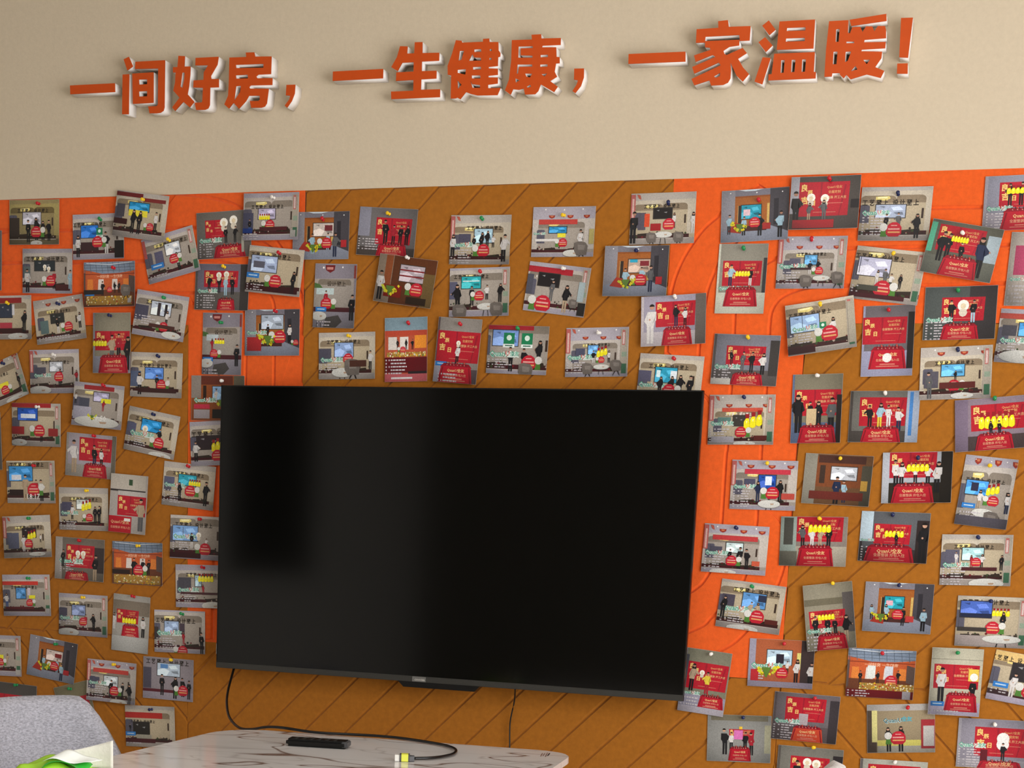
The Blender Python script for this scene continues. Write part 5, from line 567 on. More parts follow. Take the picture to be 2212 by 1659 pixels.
def cloth(p, u0, v0, u1, v1, col='b8182c'):
    w, h = u1-u0, v1-v0
    p.add([[(u0+.14*w, v0), (u1-.14*w, v0), (u1-.04*w, v0+.2*h), (u0+.04*w, v0+.2*h)]], '8e1224')
    p.add([[(u0+.07*w, v0+.16*h), (u1-.07*w, v0+.16*h), (u1, v1), (u0, v1)]], col)
    p.add([[(u0+.30*w+.2*w*k, v0-.02), (u0+.34*w+.2*w*k, v0-.03), (u0+.36*w+.2*w*k, v0+.06*h)] for k in range(3)], 'c04030')
    p.add([[(x, v0+.02), (x+.012, v0-.03), (x+.024, v0+.03)] for x in [u0+w*(.2+.08*i) for i in range(8)]], '5a1018'); p.add([[(x, v0+.07*h), (x+.016, v0+.05*h), (x+.02, v0+.12*h)] for x in [u0+w*(.22+.1*i) for i in range(6)]], 'd8a090')
    p.add([[(u0+.10*w, v0+.2*h), (u0+.14*w, v0+.2*h), (u0+.05*w, v1), (u0+.02*w, v1)], [(u1-.14*w, v0+.2*h), (u1-.11*w, v0+.2*h), (u1-.03*w, v1), (u1-.07*w, v1)]], '8a1022')
    p.text('QuanU\u5168\u53cb', u0+.5*w, v0+.36*h, .5*w, 'ecc488', bold=.02, centre=True)
    p.text('\u5168\u5c4b\u6574\u88c5 \u62ce\u5305\u5165\u4f4f', u0+.5*w, v0+.60*h, .62*w, 'e0a080', centre=True)
    p.rect(u0+.3*w, v0+.76*h, .4*w, .02, 'd07868'); p.rect(u0+.2*w, v0+.86*h, .6*w, .015, 'd07868')
def draw(p, dsl, rnd):
    for item in dsl.split(';'):
        t = item.split(); o = t[0]; a = t[1:]
        F = []
        for x in a:
            try: F.append(float(x))
            except ValueError: break
        if o == 'S': store(p, a, rnd)
        elif o == 'R':
            p.rect(0, 0, 1, 1, a[4]); u0, v0, u1, v1 = F[:4]; p.rect(0, 0, 1, .02, a[4])
            p.rect(0, min(v1+.1, .82), 1, 1, a[5]); p.rect(0, 0, .04, 1, a[5]); backdrop(p, u0, v0, u1, v1)
        elif o == 'R2': backdrop(p, *F[:4])
        elif o == 'K': cloth(p, *F[:4])
        elif o == 'K2': cloth(p, *F[:4], col='c8452c')
        elif o == 'q': p.rect(*F[:4], a[4])
        elif o == 'tv':
            u, v, w, h = F[:4]; c_ = a[4]; p.rect(u-.012, v-.015, w+.024, h+.03, '3a3430'); p.rect(u, v, w, h, c_)
            L = sum(int(c_[i:i+2], 16) for i in (0, 2, 4))
            if L > 200:
                li = tuple(min(1, x*1.5+.05) for x in lin(c_)); dk = tuple(x*.45 for x in lin(c_))
                p.add([[(u, v+h*.55), (u+w*.3, v+h*.4), (u+w*.55, v+h*.6), (u+w*.4, v+h), (u, v+h)]], li)
                p.add([[(u+w*.5, v+h*.2), (u+w*.8, v+h*.12), (u+w*.92, v+h*.4), (u+w*.6, v+h*.45)]], li)
                p.add([[(u+w*.1, v+h*.12), (u+w*.3, v+h*.1), (u+w*.28, v+h*.25)], [(u+w*.6, v+h*.6), (u+w*.9, v+h*.55), (u+w*.95, v+h*.8), (u+w*.7, v+h*.75)]], dk)
            else:
                p.add([[(u+w*.15, v+h*.2), (u+w*.3, v+h*.15), (u+w*.28, v+h*.3)], [(u+w*.55, v+h*.4), (u+w*.75, v+h*.35), (u+w*.7, v+h*.5)]], '8a8a8c')
        elif o == 'sg':
            p.text('\u5de5\u827a\u81f3\u4e0a \u8bbe\u8ba1\u81f3\u4e0a', F[0], F[1]+.04, F[2], 'f0e8e0' if a[-1] == 'w' else '2a221a', bold=.03, centre=True, hs=1.15, sp=1.45)
        elif o == 'p': person(p, F[0], F[1], F[2], a[3], a[4], rnd)
        elif o == 'b':
            u, v, w = F[:3]; s_ = F[3] if len(F) > 3 else 0; h = w*.95*p.ar; hw = w/2; hh = h/2
            if s_:
                d = -1 if s_ == 1 else 1
                p.add([[(u+d*hw*.9, v-hh*.1), (u+d*hw*1.6, v-hh*.1), (u+d*hw*1.7, v+hh*.9), (u+d*hw*.9, v+hh*.9)]], '4f8034')
            p.add([[(u-hw, v-hh*.3), (u-hw*.6, v-hh*.8), (u-hw*.2, v-hh), (u+hw*.3, v-hh), (u+hw*.7, v-hh*.75), (u+hw, v-hh*.3), (u+hw, v+hh*.5), (u+hw*.6, v+hh*.9), (u-hw*.6, v+hh*.9), (u-hw, v+hh*.5)]], 'bc2032')
            p.add([[(u-hw*.4, v-hh*.62), (u+hw*.4, v-hh*.62), (u+hw*.4, v-hh*.5), (u-hw*.4, v-hh*.5)], [(u-hw*.75, v-hh*.2), (u+hw*.75, v-hh*.2), (u+hw*.75, v+hh*.0), (u-hw*.75, v+hh*.0)]], 'e0a098')
            p.add([[(u-hw*.75, v+hh*.22), (u+hw*.8, v+hh*.22), (u+hw*.8, v+hh*.42), (u-hw*.75, v+hh*.42)]], 'e0a468')
            if s_: p.disc(u+d*hw*1.35, v-hh*.35, w*.26, 'd8d6d0')
        elif o == 'L':
            u, v, w = F[:3]; p.text('QuanU\u5168\u53cb', u, v-.02, w, 'cfdcd4', bold=.07); p.text('Quan', u, v-.015, w*.52, '5fa890', bold=.02); p.text('U', u+w*.54, v-.012, w*.13, 'd07068', bold=.02); p.text('\u5168\u53cb', u+w*.69, v-.012, w*.3, '5fa890', bold=.02)
        elif o == 'N':
            u, v, n_, w = F[:4]; P = []
            for k in range(int(n_)):
                vv = v+k*.052; P.append([(u, vv), (u+.028, vv), (u+.028, vv+.024), (u, vv+.024)])
                if k % 2 == 0: P.append([(u+.07, vv), (u+.095, vv), (u+.095, vv+.024), (u+.07, vv+.024)])
                x = u+.12; e = u+w*rnd.uniform(.7, 1.0)
                while x < e:
                    l_ = rnd.uniform(.03, .08); P.append([(x, vv), (min(x+l_, e), vv), (min(x+l_, e), vv+.022), (x, vv+.022)]); x += l_+.012
            p.add(P, 'c8c2c6')
        elif o in ('Y', 'Yf'):
            if o == 'Y': u, v, n_, w = F[:4]; n_ = int(n_); st = 0; h = w*.42*p.ar
            else: u, v, w = F[:3]; n_ = 3; st = -w*.28*p.ar; h = w*.75*p.ar
            bw = w/n_
            for k in range(n_):
                x = u+k*bw; y = v+st*k/n_ - st*.5
                p.add([[(x+bw*.2, y-h*.1), (x+bw*.85, y-h*.1), (x+bw*.8, y+h*.4), (x+bw*.25, y+h*.4)]], '8e1c22')
                p.add([[(x, y+h*.45), (x+bw*.3, y+h*.22), (x+bw*.75, y+h*.2), (x+bw*.92, y+h*.45), (x+bw*.92, y+h*.93), (x+bw*.5, y+h*1.03), (x, y+h*.95)]], 'ece020'); p.add([[(x+bw*.9, y+h*.55), (x+bw*1.02, y+h*.55), (x+bw*1.02, y+h*.88), (x+bw*.9, y+h*.88)]], 'c8b414')
                p.add([[(x+bw*.3, y+h*.4), (x+bw*.6, y+h*.38), (x+bw*.5, y+h*.6)]], 'f8f4a0')
        elif o == 'B':
            u, v, w = F[:3]; h = w*.36*p.ar; p.rect(u, v, w, h, '2f7cc8'); p.rect(u+w*.15, v+h*.35, w*.7, h*.25, 'b8d4ec')
        elif o == 'T':
            u, v, w, h = F[:4]; p.add([[(u-w*.1, v), (u-w*.06, v), (u-w*.14, v+h*1.6), (u-w*.17, v+h*1.6)], [(u+w*.06, v), (u+w*.1, v), (u+w*.17, v+h*1.6), (u+w*.14, v+h*1.6)]], '2c2826')
            p.add([[(u+w/2*math.cos(k*PI/9), v+.012+h/2*math.sin(k*PI/9)) for k in range(18)]], '8f8a84'); p.add([[(u+w/2*math.cos(k*PI/9), v+h/2*math.sin(k*PI/9)) for k in range(18)]], 'd6d6d0')
            p.add([[(u+w*.05, v-h*.05), (u+w*.22, v-h*.08), (u+w*.2, v+h*.1), (u+w*.08, v+h*.12)]], 'b89a80')
        elif o == 'C':
            u, v, w = F[:3]; a_ = p.ar; p.add([[(u-w*.1, v+w*a_*.5), (u-w*.3, v+w*a_*.9), (u-w*.25, v+w*a_*.9), (u, v+w*a_*.5)], [(u+w*.1, v+w*a_*.5), (u+w*.3, v+w*a_*.9), (u+w*.35, v+w*a_*.9), (u+w*.2, v+w*a_*.5)]], '2a2624')
            p.add([[(u-w*.5, v-w*a_*.3), (u-w*.2, v-w*a_*.42), (u+w*.3, v-w*a_*.35), (u+w*.5, v-w*a_*.1), (u+w*.42, v+w*a_*.5), (u-w*.3, v+w*a_*.55), (u-w*.5, v+w*a_*.2)]], '6e6660')
            p.add([[(u-w*.25, v-w*a_*.2), (u+w*.3, v-w*a_*.15), (u+w*.25, v+w*a_*.15), (u-w*.2, v+w*a_*.15)]], '857d76')
        elif o == 'G':
            u, v, w = F[:3]; p.rect(u, v, w, w*p.ar*1.05, '1d7a50'); p.disc(u+w*.5, v+w*p.ar*.42, w*.24, 'd0e4d8'); p.rect(u-.005, v+w*p.ar*.95, w+.01, w*p.ar*.3, 'dce4e0'); p.rect(u+w*.15, v+w*p.ar*1.04, w*.7, w*p.ar*.1, '3a6a58')
        elif o == 'M':
            u, v, r_ = F[:3]; r_ *= .62; p.disc(u, v, r_, 'ece8dc', n=12); p.disc(u, v+r_*p.ar*1.2, r_*.75, 'cfc6b4', n=8); p.disc(u, v+r_*p.ar*.1, r_*.5, 'd8c8a8', n=8)
        elif o == 'o': p.disc(F[0], F[1], F[2], 'e8e6e2', n=14)
        elif o == 'x': p.text(a[3], F[0], F[1], F[2], 'f0ece8', bold=.01)
        elif o == 'x2':
            p.text('QuanU\u5168\u53cb', F[0], F[1], F[2], 'e0b080', bold=.015); p.text('\u5168\u5c4b\u6574\u88c5 \u62ce\u5305\u5165\u4f4f', F[0], F[1]+.11, F[2]*1.05, 'e0a080')
        elif o == 'Q':
            p.text('QuanU', F[0]-F[2]*.5+.04, F[1], F[2]*.55, 'c8e0e0', bold=.05); p.text('QuanU', F[0]-F[2]*.5+.04, F[1], F[2]*.55, '2a5a66', bold=.015); p.text('\u5168\u53cb', F[0]+F[2]*.12, F[1]-.03, F[2]*.32, '4aa0b0', bold=.03)
        elif o == 'e':
            pass
        elif o == 'F':
            u, v, w = F[:3]; P = []
            for k in range(16):
                t_ = rnd.random(); s_ = rnd.choice((-1, 1)); x = u+s_*w*(.15+.45*t_)+rnd.uniform(-.1, .1)*w; y = v-(.1+.55*t_)*w*p.ar+rnd.uniform(-.1, .1)*w; r_ = w*rnd.uniform(.07, .13)
                P.append([(x-r_, y), (x-r_*.2, y-r_*1.4), (x+r_, y-r_*.3), (x+r_*.4, y+r_*1.5)])
            p.add([[(u-.01, v), (u+.01, v), (u+w*.3, v-w*.6*p.ar), (u-w*.3, v-w*.6*p.ar)]], '5a7a30'); p.add(P[:11], 'e2cf24'); p.add(P[11:], 'c8cc38')
        elif o == 'Z':
            u, v, w, h = F[:4]; p.rect(u, v, w, h, 'a8803a')
            for c_, n_ in (('e8dca0', 26), ('e0b020', 22), ('a83020', 12), ('ece6d4', 14), ('6a7a38', 8)):
                P = []
                for k in range(n_):
                    x = u+rnd.random()*w; y = v+rnd.random()*h; r_ = rnd.uniform(.008, .02); P.append([(x-r_, y), (x, y-r_*1.2), (x+r_, y), (x, y+r_*1.2)])
                p.add(P, c_)
        elif o == 'H':
            p.rect(0, 0, 1, 1, 'c05a30'); p.add([[(0, 0), (1, 0), (1, .2), (.7, .25), (.35, .26), (0, .16)]], '7f8ea2')
            p.add([[(i/9, 0), (i/9+.008, 0), (i/9+.03, .24), (i/9+.02, .24)] for i in range(10)]+[[(0, .06+.06*i), (1, .05+.07*i), (1, .06+.07*i), (0, .07+.06*i)] for i in range(3)], '55606e')
            p.add([[(.05, .015), (.5, .05), (.95, .01), (.95, .02), (.5, .065), (.05, .03)]], 'dfe6ee')
            p.rect(0, .26, 1, .02, '8e3a20'); p.text('\u4e00\u95f4\u597d\u623f \u4e00\u751f\u5065\u5eb7', .5, .32, .5, 'e8b898', centre=True)
            for u in (.12, .33, .6, .82): p.add([[(u-.05, .38), (u+.05, .38), (u+.06, .62), (u-.06, .62)]], 'd8ccc4' if u in (.33, .6) else 'dd8038')
            p.rect(0, .62, 1, .4, '6a3a24'); p.add([[(0, .24), (.03, .24), (.03, .8), (0, .8)], [(.88, .3), (1, .34), (1, .7), (.88, .66)]], '5c4a44')
        elif o == 'O':
            p.rect(0, 0, 1, 1, '77747e'); p.add([[(0, 0), (.2, .0), (.2, .7), (0, .8)]], '8e8c94'); p.rect(.2, .12, .52, .62, '9c5a26'); p.rect(.2, .12, .52, .03, '8a4a1c')
            p.rect(.25, .3, .05, .36, '2e241e'); p.rect(.245, .3, .006, .34, 'd8b878'); p.rect(.68, .28, .035, .4, 'c8a860'); p.add([[(.72, 0), (1, 0), (1, .85), (.72, .72)]], '454248')
            p.rect(.78, .2, .07, .5, '2c2a30'); p.add([[(0, .8), (.2, .7), (.72, .7), (1, .84), (1, 1), (0, 1)]], '8a90a0'); p.add([[(.1, .8), (.2, .62), (.32, .66), (.3, .84)]], 'a83224'); p.rect(.3, .7, .38, .1, '4a2622')
            for u in (.13, .52, .9): p.disc(u, .05+.03*u, .01, 'f4f2f0', n=6)
            p.add([[(.25, 0), (.62, 0), (.5, .03), (.35, .03)]], 'c8d4dc')
        elif o == 'V':
            p.rect(0, 0, 1, 1, '86808a'); p.add([[(0, .24), (.95, .22), (.95, .7), (0, .7)]], 'a49a92'); p.add([arch(.08, .24, .88, .7, .06)], '7a7064'); p.rect(.0, .33, .9, .36, '9c948c')
            p.text('\u8bbe\u8ba1\u81f3\u4e0a', .3, .27, .45, '3a3028', bold=.02); p.add([[(.24, .02), (.48, .02), (.46, .1), (.36, .14), (.26, .1)]], '6a1c20'); p.rect(.28, .05, .15, .04, 'c08078')
            p.disc(.2, .06, .022, 'f6f2ee'); p.disc(.66, .05, .018, 'f6f2ee'); p.rect(.94, .02, .05, .2, '8a3a34'); p.add([[(0, .38), (.0, .3), (.12, .32), (.2, .38)]], '4a6a38')
            p.rect(0, .68, 1, .07, '4a1e24'); p.rect(0, .75, 1, .25, '8a8690'); p.add([[(.3, .84), (.6, .8), (.7, .9), (.55, 1), (.25, 1)]], '4c4846')
def build_print(cx, cz, W, H, rot, lv, dsl, label, seed):
    rnd = random.Random(seed)
    base = .0018 if lv == 0 else .0075
    k1 = rnd.uniform(.0006, .0026); k2 = rnd.uniform(.0005, .0030)
    if lv: k1 += .0015; k2 += .002
    p = Pic(W, H, k1, k2, base); draw(p, dsl, rnd)
    V = []; Fc = []; MI = []; CO = []
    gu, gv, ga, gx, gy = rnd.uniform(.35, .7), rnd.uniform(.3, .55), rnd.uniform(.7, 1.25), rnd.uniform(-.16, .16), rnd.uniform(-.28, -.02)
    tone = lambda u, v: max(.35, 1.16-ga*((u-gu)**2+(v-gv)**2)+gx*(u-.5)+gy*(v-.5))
    bu = .0003/W; bv = .0003/H
    def pt(u, v, l): return ((u-.5)*W, -(p.z(u, v)+l*2.6e-5), (.5-v)*H)
    white = lin('d4d0c8')
    # paper sheet: front grid, back grid, rim
    for side in (0, 1):
        o0 = len(V)
        for j in range(NV+1):
            for i in range(NU+1):
                x, y, z = pt(i/NU, j/NV, 0); V.append((x, y+(.0003 if side else 0), z)); CO.append(white)
        for j in range(NV):
            for i in range(NU):
                a = o0+j*(NU+1)+i; q = (a, a+NU+1, a+NU+2, a+1); Fc.append(q if side == 0 else q[::-1]); MI.append(0)
    n1 = (NU+1)*(NV+1)
    rim = [i for i in range(NU+1)]+[(j+1)*(NU+1)+NU for j in range(NV)]+[NV*(NU+1)+NU-1-i for i in range(NU)]+[(NV-1-j)*(NU+1) for j in range(NV)]
    rim = list(dict.fromkeys(rim))
    for a, b_ in zip(rim, rim[1:]+rim[:1]): Fc.append((a, b_, b_+n1, a+n1)); MI.append(0)
    for polys, col, layer in p.polys:
        for P in polys:
            for Q in cells(P, NU, 0):
                for R_ in cells(Q, NV, 1):
                    ar = sum(a[0]*b_[1]-b_[0]*a[1] for a, b_ in zip(R_, R_[1:]+R_[:1]))
                    if abs(ar) < 2e-7: continue
                    if ar > 0: R_ = R_[::-1]
                    o0 = len(V)
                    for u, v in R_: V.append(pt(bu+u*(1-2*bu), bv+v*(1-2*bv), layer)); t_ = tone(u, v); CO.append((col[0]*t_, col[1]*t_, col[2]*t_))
                    Fc.append(tuple(range(o0, o0+len(R_)))); MI.append(1)
    me = bpy.data.meshes.new('photo_print'); me.from_pydata(V, [], Fc)
    me.materials.append(PAPER); me.materials.append(INK); me.polygons.foreach_set('material_index', MI)
    at = me.color_attributes.new('ink', 'FLOAT_COLOR', 'POINT'); arr = np.ones((len(V), 4), 'f'); arr[:, :3] = np.array(CO, 'f'); at.data.foreach_set('color', arr.ravel())
    o = bpy.data.objects.new('photo_print', me); C.objects.link(o); o.location = (cx, -base, cz); o.rotation_euler = (0, -rot, 0)
    tag(o, label, 'photo print', 'photo prints pinned to the wall'); return o
def pin_mesh():
    prof = [(.0, 0), (.0046, 0), (.0050, .001), (.0046, .0022), (.0030, .0032), (.0027, .0085), (.0034, .0105), (.0052, .0118), (.0056, .0135), (.0050, .0150), (.0028, .0160), (0, .0162)]
    V = []; Fc = []; n_ = 14
    for r, y in prof[1:-1]:
        for k in range(n_): V.append((r*math.cos(2*PI*k/n_), -y, r*math.sin(2*PI*k/n_)))
    m_ = len(prof)-2
    for j in range(m_-1):
        for k in range(n_): Fc.append((j*n_+k, j*n_+(k+1) % n_, (j+1)*n_+(k+1) % n_, (j+1)*n_+k))
    Fc.append(tuple(range(n_))[::-1]); Fc.append(tuple(range((m_-1)*n_, m_*n_)))
    return V, Fc
PV, PF = pin_mesh(); PV = [(x*.8, y*.85, z*.8) for x, y, z in PV]; PME = {}
for k in PINM:
    me = bpy.data.meshes.new('push_pin'); me.from_pydata(PV, [], PF); me.polygons.foreach_set('use_smooth', [True]*len(me.polygons)); me.materials.append(PINM[k]); PME[k] = me
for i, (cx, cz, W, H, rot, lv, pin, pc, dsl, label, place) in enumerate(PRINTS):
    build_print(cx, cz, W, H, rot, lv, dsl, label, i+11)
    if pin:
        o = bpy.data.objects.new('push_pin', PME[pc]); C.objects.link(o)
        o.location = (pin[0], -(.0045 if lv == 0 else .0115), pin[1]); r = random.Random(i); o.rotation_euler = (r.uniform(-.25, .1), 0, r.uniform(-.2, .2))
        tag(o, f'{pc} push pin on the print {place}', 'push pin', 'push pins holding the prints')

# ---------------------------------------------------------------- table
A = Vector(TABLE['A']); d = Vector(TABLE['d']); nn = Vector(TABLE['n']); SR = TABLE['sr']
yaw = math.atan2(d.y, d.x)
tb = empty('marble_table', (A.x, A.y, 0), yaw)
tag(tb, 'white marble dining table with brown veins and rounded corner under the television', 'table')
def rounded(P, R, n_=8):
    out = []
    for i, (p, r) in enumerate(zip(P, R)):
        p = Vector(p); a = (Vector(P[i-1])-p).normalized(); b_ = (Vector(P[(i+1) % len(P)])-p).normalized()
        for k in range(n_+1):
            t = k/n_; q0 = p+a*r; q1 = p+b_*r; out.append(tuple((1-t)**2*q0+2*t*(1-t)*p+t*t*q1))
    return out
LX = TABLE['left'][0]/TABLE['left'][1]
OUT = rounded([(-.035, .0), (SR, -.0), (SR, -1.75), (-.035+LX*1.75*.35, -1.75)], (.11, .085, .1, .1))
def slab(P, z0, z1, bev):
    bm = bmesh.new(); a = [bm.verts.new((x, y, z0)) for x, y in P]; b_ = [bm.verts.new((x, y, z1)) for x, y in P]
    bm.faces.new(a[::-1]); bm.faces.new(b_)
    for i in range(len(P)): bm.faces.new((a[i], a[(i+1) % len(P)], b_[(i+1) % len(P)], b_[i]))
    if bev: bmesh.ops.bevel(bm, geom=[e for e in bm.edges if abs(e.verts[0].co.z-e.verts[1].co.z) < 1e-6], offset=bev, segments=2, affect='EDGES')
    return bm
obj('tabletop', slab(OUT, .736, .75, .003), MARBLE, tb)
for x, y in ((.08, -.12), (SR-.1, -.12), (.08, -1.6), (SR-.1, -1.6)):
    obj('leg', tube([(x, y, 0), (x, y, .7365)], [.016, .026], 12), METAL, tb, smooth=True)
obj('frame', bx(.08, -1.6, .70, SR-.1, -.12, .7362), METAL, tb)
bm = bmesh.new()
for a, b_ in zip(MARK[::2], MARK[1::2]):
    a = Vector(a); b_ = Vector(b_); t = (b_-a).normalized(); s = Vector((-t.y, t.x))*.0011
    bm.faces.new([bm.verts.new((*q, .7503)) for q in (a-s, a+s, b_+s, b_-s)])
mk = obj('printed_mark', bm, BROWNP); mk.parent = tb; mk.matrix_parent_inverse = (Matrix.Translation((A.x, A.y, 0)) @ Matrix.Rotation(yaw, 4, 'Z')).inverted(); mk['label'] = 'small brown stroke mark near the table corner'

# ---------------------------------------------------------------- cables, remote
cb = obj('video_cable', tube(smooth_path(CABLE, 6), .0032, 10), CABLEM, smooth=True)
cb.name = 'cable'
root = empty('video_cable', CABLE[-1]); tag(root, 'thick black video cable hanging from the television and looping over the table', 'cable')
def setp(o, root):
    o.parent = root; o.matrix_parent_inverse = Matrix.Translation(-Vector(root.location))
setp(cb, root)
P0, P1, P2, P3 = [Vector(p) for p in PLUG]
ax = (P3-P0); ax.z = 0; axn = ax.normalized()
def plug_part(nm, s0, s1, w0, w1, h, m):
    bm = bmesh.new(); side = Vector((-axn.y, axn.x, 0)); rings = []
    for s, ww in ((s0, w0), (s1, w1)):
        c_ = P0+axn*s; c_.z = .7505
        rings.append([bm.verts.new(c_+side*sx*ww/2+Vector((0, 0, zz))) for sx, zz in ((-1, .0015), (-.8, 0), (.8, 0), (1, .0015), (1, h-.0015), (.8, h), (-.8, h), (-1, h-.0015))])
    for k in range(8): bm.faces.new((rings[0][k], rings[0][(k+1) % 8], rings[1][(k+1) % 8], rings[1][k]))
    bm.faces.new(rings[0]); bm.faces.new(rings[1][::-1])
    o = obj(nm, bm, m); setp(o, root); return o
L = ax.length
plug_part('strain_relief', -.002, L*.22, .008, .017, .012, PLUGG)
plug_part('plug_shell', L*.22, L*.80, .021, .022, .0150, PLUGG)
plug_part('plug_label', L*.30, L*.70, .0222, .0226, .0155, YEL)['label'] = 'lime yellow plug label'
plug_part('connector', L*.80, L*1.08, .018, .018, .0135, PLUGM)['label'] = 'bright metal connector tip'
tag(obj('power_cable', tube(smooth_path(CABLE2+[(CABLE2[-1][0], CABLE2[-1][1], .35)], 5), .0019, 8), CABLEM, smooth=True), 'thin black power cable hanging down the brown panel below the television', 'cable')
r0, r1 = Vector(REMOTE[0]), Vector(REMOTE[1]); dr = (r1-r0)
rm = empty('remote_control', ((r0.x+r1.x)/2, (r0.y+r1.y)/2, .7502), math.atan2(dr.y, dr.x))
tag(rm, 'black television remote control lying on the marble table', 'remote control')
Lr = dr.length
obj('body', bx(-Lr/2, -.021, 0, Lr/2, .021, .0165, bev=.005), BLACKP, rm, smooth=False)
for k in range(6):
    for j in (-1, 0, 1):
        bm = bmesh.new(); bmesh.ops.create_cone(bm, segments=10, radius1=.0042, radius2=.0036, depth=.002, cap_ends=True); bmesh.ops.translate(bm, vec=(-Lr/2+.02+k*.017, j*.011, .0158), verts=bm.verts)
        obj('button', bm, BEZEL, rm)
obj('tip_cover', bx(Lr/2-.012, -.019, .003, Lr/2+.0008, .019, .0155, bev=.002), PLUGG, rm)

# ---------------------------------------------------------------- tub chairs
def tub_chair(loc, rz, label, fab, topz, rad, seat_m, flat=.75, grp='upholstered chairs at the table'):
    # shell opens towards local +x; the back is at -x
    ch = empty('tub_chair', (loc[0], loc[1], 0), rz); tag(ch, label, 'chair', grp)
    bm = bmesh.new(); NT, NZ = 40, 12; outer = []; TH_ = 1.9
    def rim(t):
        a = abs(t)
        if a <= flat: return topz
        s = min(1, (a-flat)/(1.75-flat)); s2 = s*s*(3-2*s)
        return topz-(topz-.60)*s2
    def pos(t, k, inn):
        zz = .40+(rim(t)-.40)*k
        r = rad*(.80+.20*min(1, (zz-.4)/.42))-(.038 if inn else 0)
        a = max(-PI/2, min(PI/2, t)); ext_ = max(0, abs(t)-PI/2)*rad*1.3
        x = -r*math.cos(a)+ext_; y = r*math.sin(a)
        return (x, y, zz-(.010 if inn else 0)*k)
    grid = []
    for inn in (0, 1):
        g_ = [[bm.verts.new(pos(-TH_+2*TH_*i/NT, j/NZ, inn)) for j in range(NZ+1)] for i in range(NT+1)]; grid.append(g_)
        for i in range(NT):
            for j in range(NZ):
                q = (g_[i][j], g_[i+1][j], g_[i+1][j+1], g_[i][j+1]); bm.faces.new(q if not inn else q[::-1])
    # rounded rim strip
    top = [bm.verts.new(tuple((Vector(pos(-TH_+2*TH_*i/NT, 1, 0))+Vector(pos(-TH_+2*TH_*i/NT, 1, 1)))/2+Vector((0, 0, .013)))) for i in range(NT+1)]
    for i in range(NT):
        bm.faces.new((grid[0][i][NZ], grid[0][i+1][NZ], top[i+1], top[i])); bm.faces.new((top[i], top[i+1], grid[1][i+1][NZ], grid[1][i][NZ]))
        bm.faces.new((grid[1][i][0], grid[1][i+1][0], grid[0][i+1][0], grid[0][i][0]))
    for i in (0, NT):
        for j in range(NZ): bm.faces.new((grid[0][i][j], grid[0][i][j+1], grid[1][i][j+1], grid[1][i][j]))
        bm.faces.new((grid[0][i][NZ], top[i], grid[1][i][NZ]))
    obj('backrest', bm, fab, ch, smooth=True)
    P = [((rad*.78)*math.cos(2*PI*k/28)*(1.0 if math.cos(2*PI*k/28) < 0 else 1.15), (rad*.78)*math.sin(2*PI*k/28)) for k in range(28)]
    obj('seat', slab(P, .36, .45, .02), seat_m, ch, smooth=True)
    for sx, sy in ((-1, -1), (-1, 1), (1, -1), (1, 1)):
        obj('leg', tube([(sx*rad*.8, sy*rad*.8, 0), (sx*rad*.45, sy*rad*.45, .365)], [.009, .015], 10), METAL, ch, smooth=True)
    return ch
tub_chair((-.604, -.84), -.12, 'grey heathered fabric tub chair behind the left end of the table', FABRIC, .806, .24, FABRIC, flat=.9)
tub_chair((.808, -.95), PI-.1, 'pale chair with white rounded top peeking over the bottom edge at right', FABRIC2, .833, .225, FABRIC2, flat=.35)

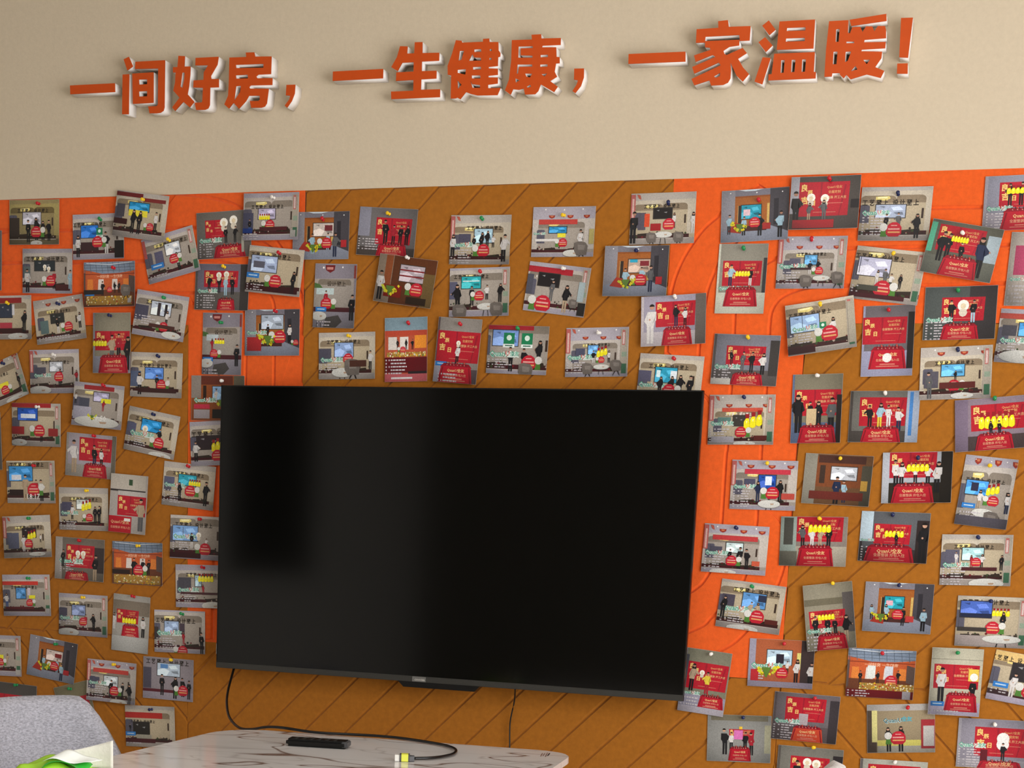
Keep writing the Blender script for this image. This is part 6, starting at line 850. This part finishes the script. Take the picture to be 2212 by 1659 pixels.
# ---------------------------------------------------------------- tissue pack
tp = empty('tissue_pack', (-.326, -1.325, .7502), .2); tag(tp, 'opened green plastic tissue pack with a white tissue pulled out', 'tissue pack')
def sheet(f, nu, nv, m, name, parent, th=.0006):
    bm = bmesh.new(); g_ = [[bm.verts.new(f(i/nu, j/nv)) for j in range(nv+1)] for i in range(nu+1)]
    for i in range(nu):
        for j in range(nv): bm.faces.new((g_[i][j], g_[i+1][j], g_[i+1][j+1], g_[i][j+1]))
    bmesh.ops.recalc_face_normals(bm, faces=bm.faces)
    o = obj(name, bm, m, parent, smooth=True); s = o.modifiers.new('thickness', 'SOLIDIFY'); s.thickness = th; return o
def pillow(x0, x1, y0, y1, h, seed):
    r = random.Random(seed); ph = [r.uniform(0, 6) for _ in range(4)]
    bm = bmesh.new(); n_ = 18; T_ = []; B_ = []
    for i in range(n_+1):
        ra = []; rb = []
        for j in range(n_+1):
            u, v = i/n_, j/n_; e = (1-(2*u-1)**4)*(1-(2*v-1)**4); e = max(e, 0)**.5
            wv = .006*math.sin(9*u+ph[0]+4*v)*e+.004*math.sin(17*v+ph[1]-6*u)*e
            ra.append(bm.verts.new((x0+(x1-x0)*u, y0+(y1-y0)*v, h*(.5+.5*e)+wv))); rb.append(bm.verts.new((x0+(x1-x0)*u, y0+(y1-y0)*v, h*(.5-.5*e))))
        T_.append(ra); B_.append(rb)
    for i in range(n_):
        for j in range(n_):
            bm.faces.new((T_[i][j], T_[i+1][j], T_[i+1][j+1], T_[i][j+1])); bm.faces.new((B_[i][j], B_[i][j+1], B_[i+1][j+1], B_[i+1][j]))
    bmesh.ops.remove_doubles(bm, verts=bm.verts, dist=1e-4); return bm
obj('wrapper', pillow(-.055, .065, -.06, .05, .032, 3), GREEN1, tp, smooth=True)
sheet(lambda u, v: (.0+.075*u, -.058+.06*v, .036+.006*math.sin(3*u+5*v)-.012*abs(2*u-1)**3), 10, 8, GREEN2, 'wrapper_patch', tp)['label'] = 'darker green patch of the wrapper'
sheet(lambda u, v: (.005+.085*u-.01*v, .012-.045*v*(1-u*.3), .034+.017*math.sin(PI*min(1, .15+u*.9))*(1-v*.7)+.004*math.sin(8*u)), 14, 8, TISSUE2, 'tissue_fold', tp)['label'] = 'bright folded tissue'
sheet(lambda u, v: (.018+.086*u, .018+.012*math.sin(2.5*u), .020*(1-v)+v*(.048+.024*u**1.2)), 14, 8, TISSUE, 'tissue', tp)['label'] = 'cream tissue standing up'
